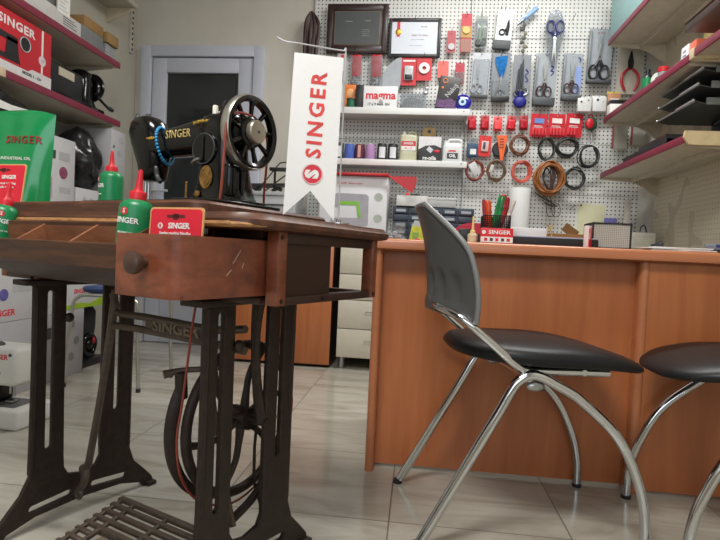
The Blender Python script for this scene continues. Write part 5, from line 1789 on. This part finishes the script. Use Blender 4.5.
# ================================================================== LEFT SHELVES
def lshelf(label, z, y1=3.03):
    t = thing('wall_shelf', label, 'shelf', (-1.9, 2.0, z))
    def kb3(): return MB((-1.9, 2.0, z))
    b = kb3(); b.span((WL, .9, z), (-1.757, y1, z + .026), .001); b.build('board', SHELF, t)
    b = kb3(); b.span((-1.757, .9, z - .004), (-1.749, y1 + .002, z + .03), .002); b.build('edge_strip', MAGENTA, t)
    for y in (y1 - .03, 2.09):
        b = kb3(); b.prism([(WL, z), (-1.78, z), (-1.78, z - .012), (-1.95, z - .03), (WL, z - .06)], y, y + .004, 'XZ'); b.build('bracket', mat((184, 178, 160), .5), t)
    b = kb3(); b.span((-1.76, 2.065, z - .006), (-1.745, 2.10, z + .032), .003); b.build('joint_clip', mat((196, 178, 150), .5), t)
lshelf('upper left wall shelf with dark red front edge holding cartons', 1.700, 2.955)
lshelf('lower left wall shelf with dark red front edge holding the red machine box', 1.372, 2.975)
ZA, ZB = 1.7265, 1.3985
RX = (PI / 2, 0, PI / 2)   # lettering that faces the aisle
def facebox(name, label, y0, y1, z0, z1, m, x1=-1.755, x0=-2.03, cat='box', group=None):
    t = thing(name, label, cat, ((x0 + x1) / 2, (y0 + y1) / 2, z0), 0, group)
    o = Vector(t.location)
    MB(o).span((x0, y0, z0), (x1, y1, z1), .004).build('carton', m, t)
    return t, o
def face(t, o, name, m, y0, y1, z0, z1, x=-1.755, d=.0012):
    MB(o).span((x - .0005, y0, z0), (x + d, y1, z1)).build(name, m, t)
# red machine box
t, o = facebox('machine_box', 'red sewing machine box printed with a black machine on the lower left shelf', 1.72, 2.385, ZB, 1.655, mat((192, 30, 44), .4, var=.03))
b = MB(o); b.prism([(1.72, ZB), (2.386, ZB), (2.386, ZB + .055), (2.26, ZB + .055), (2.235, ZB + .04), (1.72, ZB + .04)], -1.7555, -1.7535, 'YZ'); b.build('white_base_print', mat((206, 204, 204), .45), t)
face(t, o, 'white_stripe', WHITE, 2.318, 2.328, ZB + .055, 1.65)
b = MB(o); b.lathe([(0, 0), (.022, 0), (.022, .0022), (0, .0022)], (-1.755, 2.323, 1.513), (1, 0, 0), 24); b.build('round_badge', mat((200, 196, 200), .45), t)
text('SINGER', .05, mat((226, 222, 222), .45), t, Vector((-1.7542, 2.165, 1.607)) - o, RX, bold=.0014, sx=1.2, space=1.1)
text('15', .02, LOGO_RED, t, Vector((-1.7525, 2.323, 1.513)) - o, RX)
text('MODEL 1 - 15+', .018, INK, t, Vector((-1.7532, 2.26, 1.425)) - o, RX, bold=.0008)
b = MB(o)
def yz(poly): b.prism(poly, -1.7552, -1.7536, 'YZ')
yz([(1.85, 1.45), (2.19, 1.45), (2.18, 1.472), (1.85, 1.472)]); yz([(2.10, 1.47), (2.18, 1.47), (2.17, 1.545), (2.11, 1.545)])
yz([(1.86, 1.535), (2.17, 1.53), (2.17, 1.556), (1.86, 1.565)]); yz([(1.85, 1.485), (1.90, 1.485), (1.905, 1.57), (1.85, 1.57)])
b.lathe([(.0, 0), (.034, 0), (.034, .0014), (.0, .0014)], (-1.7550, 2.215, 1.548), (1, 0, 0), 24)
b.build('printed_machine', BLACK, t)
b = MB(o); b.ring((-1.7532, 2.215, 1.548), (1, 0, 0), .031, .0022, 6, 28); b.build('printed_wheel_rim', PALE_GREY, t)
# black machine with hand crank
t = thing('hand_crank_machine', 'old black hand crank sewing machine on the lower left shelf beside the red box', 'sewing machine', (-1.88, 2.62, ZB))
o = Vector(t.location)
b = MB(o); b.span((-1.99, 2.41, ZB), (-1.775, 2.86, ZB + .03), .006); b.build('base', JAPAN, t)
b = MB(o); b.span((-1.97, 2.42, ZB + .03), (-1.80, 2.70, ZB + .172), .012, 3); b.build('body_case', mat((26, 26, 27), .35), t)
b = MB(o); b.loft([superring((-1.86, 2.765, z), (0, 0, 1), hu * 1.25, hv, 3, 20, (0, 1, 0)) for z, hu, hv in ((ZB + .03, .06, .07), (ZB + .08, .045, .05), (ZB + .16, .045, .045), (ZB + .21, .04, .045), (ZB + .225, .02, .025))]); b.build('pillar', JAPAN, t, 60)
b = MB(o); b.lathe([(0, -.02), (.05, -.02), (.06, -.012), (.074, -.01), (.08, 0), (.074, .012), (.06, .01), (.05, .004), (0, .006)], (-1.845, 2.835, ZB + .15), (0, 1, 0), 30); b.cyl((-1.87, 2.79, ZB + .135), (-1.87, 2.86, ZB + .135), .02)
for k in range(3):
    a = R(k * 120 + 20); b.cyl((-1.87, 2.835, ZB + .135), (-1.87 + .072 * math.cos(a), 2.835, ZB + .135 + .072 * math.sin(a)), .008)
b.build('wheel', JAPAN, t)
b = MB(o); b.tube([(-1.84, 2.87, ZB + .13), (-1.81, 2.885, ZB + .09), (-1.775, 2.885, ZB + .058)], .008, 8); b.lathe([(0, 0), (.009, 0), (.013, .015), (.010, .034), (0, .038)], (-1.775, 2.885, ZB + .058), (.5, .75, -.3), 14); b.build('crank_handle', BLACK, t)
b = MB(o); b.span((-1.801, 2.50, ZB + .115), (-1.797, 2.62, ZB + .155)); b.build('pale_label', mat((186, 178, 160), .5), t)
b = MB(o); b.span((-1.83, 2.715, ZB + .07), (-1.826, 2.745, ZB + .12), .003); b.build('worn_plate', mat((112, 100, 76), .5), t)
# upper shelf
t, o = facebox('long_carton', 'long white carton at the front of the upper left shelf', 1.80, 2.60, ZA, 1.80, mat((198, 198, 196), .5))
for k in range(4):
    face(t, o, 'printed_line', INK, 2.46, 2.56 - .02 * (k % 2), 1.745 + .011 * k, 1.748 + .011 * k)
t, o = facebox('grey_machine_case', 'grey plastic case lying on the long white carton', 1.75, 2.43, 1.8005, 1.95, mat((112, 114, 116), .45), -1.77)
b = MB(o); b.span((-1.771, 1.75, 1.86), (-1.766, 2.43, 1.872), .002); b.build('seam', DGREY, t)
t = thing('paper_label', 'white printed paper label hanging down over the long carton', 'label', (-1.7535, 2.46, 1.79))
b = MB(); b.box((.0, 0, .045), (.0015, .09, .10)); b.build('sheet', PAPER, t)
b = MB(); [b.span((.0006, -.035, .012 + k * .017), (.0014, .03 - .012 * (k % 3), .015 + k * .017)) for k in range(5)]; b.build('print', PALE_INK, t)
for k in range(7):
    tag(MB().box((0, 0, 0), (.26, .22 - .005 * k, .012), None, .002).build('grey_folder', mat((118 + 6 * (k % 2), 126, 126), .5), loc=(-1.90, 2.72, ZA + .0065 + .0125 * k)), 'flat grey folder in the stack beside the long carton', 'folder', 'stack of grey folders')
for k in range(5):
    tag(MB().box((0, 0, 0), (.25, .10 - .003 * k, .015), None, .002).build('silver_case', mat((146, 152, 154), .4), loc=(-1.90, 2.893, ZA + .008 + .0155 * k)), 'thin silver grey case in the small stack at the end of the upper shelf', 'case', 'stack of silver cases')
box_thing('brown_box', 'brown cardboard box lying on the grey folders', 'box', (-1.87, 2.73, ZA + .0885), (.2, .17, .055), mat((142, 108, 64), .75))
box_thing('brown_box', 'brown cardboard box at the far end of the upper left shelf', 'box', (-1.86, 2.895, ZA + .0785), (.2, .11, .058), mat((142, 112, 68), .7))
t = thing('wall_shelf', 'short beige shelf end high in the corner above the brown boxes', 'shelf', (-1.92, 3.1, 2.20))
b = MB(); b.span((-.14, -.5, 0), (.06, .22, .03), .002); b.build('board', SHELF, t)
b = MB(); b.prism([(-.14, -.0), (.04, -.0), (.04, -.012), (-.14, -.09)], .2, .21, 'XZ'); b.build('bracket', CREAM, t)

# ================================================================== CARTONS BELOW THE LEFT SHELVES
CB = [mat((176, 176, 180), .5, var=.03), mat((188, 188, 190), .5, var=.03), mat((164, 164, 168), .5, var=.03)]
t, o = facebox('machine_carton', 'grey white carton lowest of the stack behind the white machine on the floor', 1.70, 2.53, 0, .332, CB[2])
face(t, o, 'round_print', GREY, 2.06, 2.16, .12, .24); face(t, o, 'small_print', DGREY, 2.38, 2.44, .215, .27)
face(t, o, 'panel_line', PALE_INK, 2.48, 2.485, .0, .33)
t, o = facebox('machine_carton', 'white carton with red lettering and a small violet reel picture seen between the table legs', 1.70, 2.53, .333, .60, CB[1])
text('SINGER', .038, LOGO_RED, t, Vector((-1.7545, 2.13, .372)) - o, RX, bold=.0008, sx=1.1)
face(t, o, 'grey_print', PALE_INK, 2.30, 2.44, .37, .385); face(t, o, 'grey_print', PALE_INK, 2.18, 2.34, .46, .52)
b = MB(o); b.lathe([(0, 0), (.026, 0), (.026, .002), (0, .002)], (-1.755, 2.13, .452), (1, 0, 0), 20); b.build('reel_print', mat((92, 88, 150), .5, var=.3, scale=40), t)
t, o = facebox('machine_carton', 'plain white carton third in the stack beside the wall', 1.72, 2.36, .601, .93, CB[0])
t, o = facebox('machine_carton', 'white carton with pink mark standing just behind the green pouch', 2.40, 2.585, .601, 1.20, CB[1])
face(t, o, 'dark_square', DGREY, 2.41, 2.435, 1.09, 1.13)
face(t, o, 'pale_print', PALE_INK, 2.46, 2.54, 1.09, 1.13); face(t, o, 'pale_print', PALE_INK, 2.47, 2.55, .93, .96)
b = MB(o); b.lathe([(0, 0), (.03, 0), (.03, .002), (0, .002)], (-1.755, 2.495, 1.03), (1, 0, 0), 20); b.build('round_print', mat((132, 66, 92), .5, var=.3, scale=50), t)
face(t, o, 'pink_band', mat((206, 130, 160), .5), 2.401, 2.415, .9, 1.0)
t, o = facebox('machine_carton', 'plain white carton fourth in the stack under the black bag', 1.74, 2.36, .931, 1.18, CB[2])
t, o = facebox('machine_carton', 'white floor carton with dark round prints next to the black machine', 2.55, 2.70, 0, .345, CB[0])
for z, y in ((.27, 2.60), (.18, 2.64), (.1, 2.60)):
    b = MB(o); b.lathe([(0, 0), (.022, 0), (.022, .002), (0, .002)], (-1.755, y, z), (1, 0, 0), 16); b.build('round_print', GREY, t)
t, o = facebox('machine_carton', 'flat white carton with lime green wave and red lettering above the black floor machine', 2.55, 2.98, .346, .56, CB[1])
b = MB(o); b.prism([(2.55, .346), (2.98, .346), (2.98, .405), (2.85, .392), (2.74, .364), (2.66, .375), (2.55, .366)], -1.7556, -1.7536, 'YZ'); b.build('green_wave', mat((146, 178, 40), .5), t)
text('SINGER', .032, LOGO_RED, t, Vector((-1.7545, 2.66, .435)) - o, RX, bold=.0008)
t = thing('black_machine', 'black sewing machine standing on the floor under the carton with the lime green wave', 'sewing machine', (-1.87, 2.835, 0))
b = MB(); b.span((-.13, -.125, 0), (.08, .14, .04), .008); b.build('base', BLACK, t)
b = MB(); b.loft([superring((-.03, .0, z), (0, 0, 1), hu, hv, 3.5, 20, (0, 1, 0)) for z, hu, hv in ((.03, .085, .12), (.12, .07, .115), (.22, .08, .12), (.30, .08, .12), (.335, .06, .10), (.344, .03, .03))]); b.build('body', MATTE_BLACK, t, 60)  # body enlarged so its black stands in for the shade in the gap
b = MB(); b.ring((.06, .0, .12), (1, 0, 0), .055, .014, 10, 28); b.ball((.06, .0, .12), (.02, .03, .03)); b.build('wheel', JAPAN, t)
b = MB(); b.ball((.07, .03, .14), (.008, .012, .02)); b.build('red_knob', DRED, t)
t, o = facebox('machine_carton', 'white carton printed with a grey sewing machine beneath the black bag', 2.60, 2.98, .601, .975, CB[1])
b = MB(o); b.prism(rounded(2.62, .80, 2.84, .86, .015), -1.7556, -1.7536, 'YZ').prism(rounded(2.62, .66, 2.66, .83, .008), -1.7556, -1.7536, 'YZ').prism(rounded(2.76, .64, 2.84, .84, .012), -1.7556, -1.7536, 'YZ'); b.build('printed_machine', mat((136, 138, 142), .5), t)
for y in (2.67, 2.73, 2.79):
    b = MB(o); b.lathe([(0, 0), (.016, 0), (.016, .002), (0, .002)], (-1.755, y, .915), (1, 0, 0), 16); b.build('round_print', PALE_INK, t)
t, o = facebox('machine_carton', 'narrow white carton filling the space under the printed machine box', 2.60, 2.98, .561, .600, CB[2])
t, o = facebox('machine_carton', 'white carton with small grey prints at the far end under the lower shelf', 2.90, 3.05, .976, 1.345, CB[0])
for z, y in ((1.28, 3.0), (1.2, 2.98), (1.12, 3.0)):
    face(t, o, 'grey_print', PALE_INK, y - .02, y + .02, z, z + .03)
face(t, o, 'dark_square', DGREY, 2.92, 2.935, 1.24, 1.255)
# black plastic bag
t = thing('plastic_bag', 'crumpled shiny black plastic bag lying on cartons under the lower left shelf', 'bag', (-1.87, 2.765, .977))
BP = mat((24, 24, 26), .22, var=.1)
def bag(u, v):
    a = 2 * PI * u
    n1 = math.sin(3 * a + 9 * v) * .10 + math.sin(7 * a - 5 * v) * .06 + math.sin(11 * a + 17 * v) * .03
    s = (1 + n1) * max(.02, math.sin(PI * min(1, .08 + v * .92)) ** .45)
    return (.125 * math.cos(a) * s - .01, .132 * math.sin(a) * s, .002 + .33 * v + .015 * math.sin(2 * a + 3))
b = MB(); b.sheet(bag, 48, 24); b.build('bag_film', BP, t, 25)
t = thing('plastic_bag', 'black plastic bag draped over cartons above the green pouch', 'bag', (-1.87, 2.12, 1.19))
b = MB(); b.sheet(lambda u, v: (bag(u, v)[0] * .95, bag(u, v)[1] * 1.8, bag(u, v)[2] * .47), 48, 24); b.build('bag_film', BP, t, 25)
b = MB(); b.prism([(-.24, .04), (.06, .05), (.12, .08), (.02, .075), (-.2, .09)], .112, .118, 'YZ'); b.build('white_tag', WHITE, t)

# white machine on the floor
t = thing('white_sewing_machine', 'white electronic sewing machine standing on the floor at the edge of the picture', 'sewing machine', (-1.592, 1.885, 0), R(-94))
WM = mat((212, 212, 206), .3, var=.02)
b = MB(); b.span((-.09, -.155, 0), (.09, .195, .075), .012, 3); b.build('base', WM, t)
b = MB(); b.span((-.07, -.155, .15), (.065, .162, .295), .022, 3).span((-.065, -.15, .06), (.065, -.06, .28), .02, 3); b.build('arm', WM, t)
b = MB(); b.cyl((.0, .10, .19), (.0, .10, .10), .006).cyl((.018, .10, .19), (.018, .10, .115), .004).span((-.012, .085, .082), (.026, .115, .089), .002); b.build('needle_bar', STEEL, t)
b = MB(); b.span((-.05, .02, .074), (.06, .155, .079), .001); b.build('needle_plate', mat((120, 122, 122), .35, .6), t)
b = MB(); b.cyl((.02, .02, .293), (.02, .02, .315), .014).ball((.02, .04, .298), (.022, .03, .012)); b.build('top_dial', DGREY, t)
b = MB(); b.cyl((.063, .138, .27), (.0665, .138, .27), .006).cyl((.063, .09, .2), (.0665, .09, .2), .009).cyl((.089, .05, .035), (.092, .05, .035), .006); b.build('dark_dot', INK, t)
text('SINGER', .026, LOGO_RED, t, (.0655, .085, .26), RX, bold=.0006)
b = MB(); b.span((-.06, -.058, .078), (.04, .06, .149), .02, 3); b.build('dark_inner', BLACK, t)

# far stool with blue seat
t = thing('blue_stool', 'low chair with blue seat and pale metal legs behind the treadle table', 'chair', (-1.45, 2.56, 0))
ZS = .445
LEG = mat((178, 178, 168), .3, .8)
for x0, x1, y in ((-.185, .165, -.165), (-.175, .175, .155)):
    b = MB(); b.tube([(x0 - .015, y, .01), (x0, y, .2), (x0 + .02, y, ZS - .055), (x0 + .05, y, ZS - .01), (x0 + .09, y, ZS), (x1 - .09, y, ZS), (x1 - .035, y, ZS - .006), (x1 - .004, y, ZS - .05), (x1, y, .2), (x1 + .01, y, .01)], .0085, 10, sub=5)
    lg = b.build('leg_frame', LEG, t)
    for x in (x0 - .015, x1 + .01):
        c = MB(); c.cyl((x, y, 0), (x, y, .018), .0105); c.build('foot_cap', MATTE_BLACK, lg)
b = MB(); b.loft([superring((0, 0, z), (0, 0, 1), h, h, 4, 32, (0, 1, 0)) for z, h in ((ZS + .008, .145), (ZS + .012, .158), (ZS + .03, .163), (ZS + .038, .155), (ZS + .041, .13))]); b.build('seat', mat((52, 70, 112), .5), t, 60)
b = MB(); b.cyl((-.1, -.165, ZS), (-.1, .155, ZS), .007).cyl((.1, -.165, ZS), (.1, .155, ZS), .007); b.build('cross_tube', LEG, t)

# ================================================================== RIGHT WALL SHELVES
XE = 1.105
def rshelf(label, z, y0=1.2, y1=3.50, split=None):
    t = thing('wall_shelf', label, 'shelf', (1.3, 2.6, z))
    def kb4(): return MB((1.3, 2.6, z))
    b = kb4(); b.span((XE + .007, y0, z + .004), (WR - .02, y1, z + .028), .001); b.build('board', SHELF, t)
    b = kb4(); b.span((XE, y0, z), (XE + .008, y1 + .002, z + .034), .002); b.build('edge_strip', MAGENTA, t)
    for y in ((y1 - .012, y1), (y0 + .02, y0 + .03)):
        b = kb4(); b.prism([(XE + .01, z + .004), (XE + .01, z - .008), (XE + .12, z - .016), (XE + .2, z - .022), (XE + .26, z - .05), (XE + .30, z - .085), (WR - .018, z - .1), (WR - .018, z + .004)], y[0], y[1], 'XZ'); b.build('bracket', mat((198, 190, 170), .5), t)
    b = kb4(); b.span((XE + .18, y0, z - .022), (XE + .19, y1, z + .004)); b.build('stiffener', SHELF, t)
    return t
rshelf('top shelf on the right wall with dark red edge holding a pale teal box', 2.058, 2.3)
rshelf('middle right wall shelf with dark red edge below the red pliers', 1.582, 2.44)
t = rshelf('lowest right wall shelf with cream end cap and a black tray on it', 1.240, 2.44)
b = MB((1.3, 2.6, 1.24)); b.prism([(XE - .003, 1.288), (XE - .006, 1.26), (XE + .012, 1.232), (XE + .06, 1.229), (WR - .02, 1.229), (WR - .02, 1.288)], 2.428, 2.4395, 'XZ'); b.build('end_cap', mat((226, 208, 164), .45), t)
tn = rshelf('nearer bay of the middle right wall shelf carrying a dark wooden board', 1.590, 1.2, 2.435)
b = MB((1.3, 2.6, 1.59)); b.span((XE - .003, 2.40, 1.583), (XE + .10, 2.4375, 1.628), .003); b.build('cream_end_cover', mat((206, 192, 156), .45), tn)
ZT, ZM, ZL = 2.087, 1.611, 1.269
tag(MB().span((1.112, 2.85, ZT), (1.42, 3.50, ZT + .33), .004).build('teal_box', mat((150, 190, 190), .5, var=.04)), 'pale teal box standing on the top right wall shelf', 'box')
# on the middle shelf
t = thing('orange_label_bottle', 'white and orange printed carton under the dark wooden board on the middle right shelf', 'carton', (1.24, 2.62, ZM))
sub(t, 'white_carton', mat((226, 226, 226), .45), lambda b: b.span((-.06, .0, 0), (.05, .07, .119), .004))
sub(t, 'orange_carton', mat((224, 112, 84), .45), lambda b: b.span((-.055, -.06, 0), (.05, -.002, .117), .004))
sub(t, 'blue_print', mat((120, 140, 190), .5), lambda b: [b.span((-.061, .02, .03 + .02 * k), (-.0595, .05, .036 + .02 * k)) for k in range(4)])
t = thing('wooden_board', 'dark brown wooden drawer board lying across the cartons on the middle right shelf', 'board', (1.24, 2.30, ZM + .122), 0)
sub(t, 'board', W_DARK, lambda b: b.span((-.125, -.6, 0), (.15, .22, .035), .003))
sub(t, 'edge_rail', mat((70, 52, 26), .5), lambda b: b.span((-.128, -.6, .036), (-.11, .222, .055), .003))
sub(t, 'leg_block', W_DARK, lambda b: b.span((-.1, -.58, -.121), (.12, -.40, 0), .003))
oil_bottle('green oil bottle standing on the dark wooden board at the top corner', (1.162, 2.26, ZM + .158), (0, 0, R(-60)))
t = thing('dark_bottle', 'small black bottle with green label standing in front of the red pliers', 'bottle', (1.165, 3.02, ZM))
sub(t, 'body', mat((26, 30, 30), .3), lambda b: b.lathe([(0, 0), (.024, 0), (.026, .004), (.026, .09), (.018, .105), (.012, .11), (.012, .135), (0, .136)], n=22), 30)
sub(t, 'green_label', GREEN, lambda b: b.lathe([(.0262, .035), (.0268, .035), (.0268, .088), (.0262, .088)], n=22))
t = thing('yellow_tube', 'pale yellow cardboard tube standing behind the white and orange carton', 'tube', (1.37, 2.80, ZM))
sub(t, 'tube', mat((176, 160, 104), .6), lambda b: b.lathe([(0, 0), (.04, 0), (.04, .26), (.036, .263), (0, .263)], n=24))
sub(t, 'lid', mat((160, 146, 98), .6), lambda b: b.lathe([(0, .258), (.042, .258), (.042, .28), (0, .28)], n=24))
t = thing('red_cap_jar', 'squat jar with a bright red cap at the front of the middle right shelf', 'jar', (1.14, 2.77, ZM))
sub(t, 'glass_body', mat((150, 150, 150), .2), lambda b: b.lathe([(0, 0), (.022, 0), (.024, .008), (.024, .036), (.02, .04), (0, .04)], n=20))
sub(t, 'red_cap', RED, lambda b: b.lathe([(0, .038), (.025, .038), (.025, .058), (.022, .061), (0, .061)], n=20))
t = thing('white_roll', 'white plastic roll lying between the red capped jar and the dark bottle', 'roll', (1.18, 2.89, ZM))
sub(t, 'roll', mat((206, 208, 206), .4), lambda b: b.cyl((-.03, -.03, .034), (.05, .03, .034), .034, n=22))
sub(t, 'core', DGREY, lambda b: b.cyl((-.031, -.031, .034), (-.029, -.029, .034), .012, n=14))
t = thing('white_carton', 'white carton with black top standing on the far end of the middle right shelf', 'carton', (1.15, 3.455, ZM))
sub(t, 'box', PAPER, lambda b: b.span((-.035, -.03, 0), (.06, .03, .07), .002))
sub(t, 'black_top', BLACK, lambda b: b.span((-.035, -.03, .07), (.06, .03, .095), .003))
t = thing('wire_clips', 'pile of small white wire clips on the middle right shelf', 'clips', (1.15, 2.60, ZM))
sub(t, 'wire', mat((200, 200, 204), .3, .5), lambda b: [b.tube([(random.uniform(-.03, .03), -.09 + k * .022, .006), (random.uniform(-.02, .02), -.08 + k * .022, .03), (random.uniform(-.03, .03), -.06 + k * .022, .012)], .0045, 6) for k in range(9)])
t = thing('red_bottle', 'small bottle with red label beside the yellow tube', 'bottle', (1.33, 2.95, ZM))
sub(t, 'body', mat((150, 140, 120), .4), lambda b: b.lathe([(0, 0), (.025, 0), (.025, .12), (.01, .14), (.01, .16), (0, .16)], n=18))
sub(t, 'red_label', RED, lambda b: b.lathe([(.0255, .05), (.0262, .05), (.0262, .1), (.0255, .1)], n=18))
# grey trays stacked between the shelves
GT = mat((112, 118, 116), .35, .2)
def tray(label, x0, yn, z, L):
    t = thing('metal_tray', label, 'tray', (x0, yn, z), (0, 0, 0), 'stacked grey metal trays')
    w = 1.435 - x0
    sub(t, 'tray_floor', mat((62, 66, 66), .4, .2), lambda b: b.prism([(.0, .012), (.05, 0), (w, 0), (w, .006), (.052, .006), (.004, .016)], .002, L, 'XZ'))  # shade of the underside put into a darker grey than the rims
    sub(t, 'front_rim', GT, lambda b: b.span((.05, -.004, 0), (w, .004, .030), .001))
    sub(t, 'back_rim', GT, lambda b: b.span((.05, L - .004, 0), (w, L + .004, .030), .001))
    sub(t, 'bright_edge', mat((206, 206, 204), .25, .8), lambda b: b.box((-.002, .08, .018), (.006, .17, .008), None, .001))
    sub(t, 'side_rim', GT, lambda b: b.span((-.004, 0, .008), (.003, L, .016), .001))
    sub(t, 'corner_rivet', STEEL, lambda b: b.ball((.0, L, .016), .007, 8, 6))
    return t
tray('lowest grey metal tray on the lowest right wall shelf', 1.145, 2.46, 1.408, .36)
tray('middle grey metal tray of the three on the right wall shelf', 1.15, 2.44, 1.472, .38)
tray('top grey metal tray right under the middle wall shelf', 1.155, 2.42, 1.532, .40)
t = thing('tray_rack', 'dark rack holding up the grey metal trays against the right wall', 'rack', (1.40, 2.62, ZL))
for y in (-.15, .12):
    sub(t, 'rack_post', DGREY, lambda b: b.span((-.03, y, 0), (.035, y + .02, .138), .001))
sub(t, 'rack_rail', DGREY, lambda b: b.span((-.03, -.15, .120), (-.01, .14, .138), .001))
for k in range(2):
    sub(t, 'spacer', DGREY, lambda b: b.span((.0, -.1, .1465 + .064 * k), (.033, .1, .2015 + .062 * k), .001))
t = thing('black_shelf_tray', 'black plastic tray lying at the front of the lowest right wall shelf', 'tray', (1.15, 2.91, ZL))
sub(t, 'tray', MATTE_BLACK, lambda b: [b.span((-.03, -.27, 0), (.12, .25, .008), .002), b.span((-.034, -.27, 0), (-.028, .25, .034), .001), b.span((-.034, .245, 0), (.12, .251, .034), .001), b.span((.118, -.27, 0), (.123, .25, .034), .001)])
sub(t, 'inner_bits', mat((150, 150, 148), .4, var=.4, scale=60), lambda b: [b.box((.03 + .02 * math.sin(k * 2), .2 - k * .04, .014), (.05, .025, .012), (0, 0, k * .7), .002) for k in range(5)])
sub(t, 'raised_lid', mat((40, 42, 44), .3), lambda b: b.prism([(-.26, .036), (.05, .036), (.04, .05), (-.26, .056)], -.032, .11, 'YZ'))

# ================================================================== LIGHT
def area(name, loc, size, power, col, rot=(0, 0, 0)):
    l = bpy.data.lights.new(name, 'AREA')
    l.shape = 'RECTANGLE'
    l.size, l.size_y = size
    l.energy = power
    l.color = col
    o = bpy.data.objects.new(name, l)
    COL.objects.link(o)
    o.location = loc
    o.rotation_euler = rot
    return o
def fixture(label, loc, size, power, col):
    t = thing('ceiling_light', label, 'lamp', loc)
    sub(t, 'housing', WHITE, lambda b: b.span((-size[0] / 2 - .03, -size[1] / 2 - .03, .02), (size[0] / 2 + .03, size[1] / 2 + .03, ZC - loc[2]), .003))
    area('ceiling_lamp_glow', (loc[0], loc[1], loc[2] + .012), size, power, col)
fixture('long ceiling light over the aisle in front of the pegboard', (.55, 2.55, 2.78), (1.3, .22), 36, (1, .99, .97))
fixture('square ceiling light over the treadle table', (-.45, .1, 2.78), (.9, .5), 50, (1, .97, .92))
w = bpy.data.worlds.new('shop_daylight')
SC.world = w
w.use_nodes = True
bg = w.node_tree.nodes['Background']
bg.inputs[0].default_value = (.82, .9, 1, 1)
bg.inputs[1].default_value = 2.2

# ================================================================== CAMERA
cam = bpy.data.cameras.new('camera')
cam.sensor_width = 36
cam.lens = 538 / 720 * 36
cam.clip_start = .02
co_ = bpy.data.objects.new('camera', cam)
COL.objects.link(co_)
yw, pt, rl = R(6.0), R(1.7), R(2.7)
f0 = Vector((-math.sin(yw), math.cos(yw), 0)); r0 = Vector((math.cos(yw), math.sin(yw), 0))
f = f0 * math.cos(pt) - Vector((0, 0, math.sin(pt)))
u0 = r0.cross(f)
rr = r0 * math.cos(rl) + u0 * math.sin(rl); uu = u0 * math.cos(rl) - r0 * math.sin(rl)
co_.matrix_world = Matrix((( rr.x, uu.x, -f.x, 0), (rr.y, uu.y, -f.y, 0), (rr.z, uu.z, -f.z, .70), (0, 0, 0, 1)))
SC.camera = co_
vs = SC.view_settings
vs.view_transform = 'Standard'
vs.look = 'None'
vs.gamma = 1
vs.use_curve_mapping = False
vs.exposure = .35
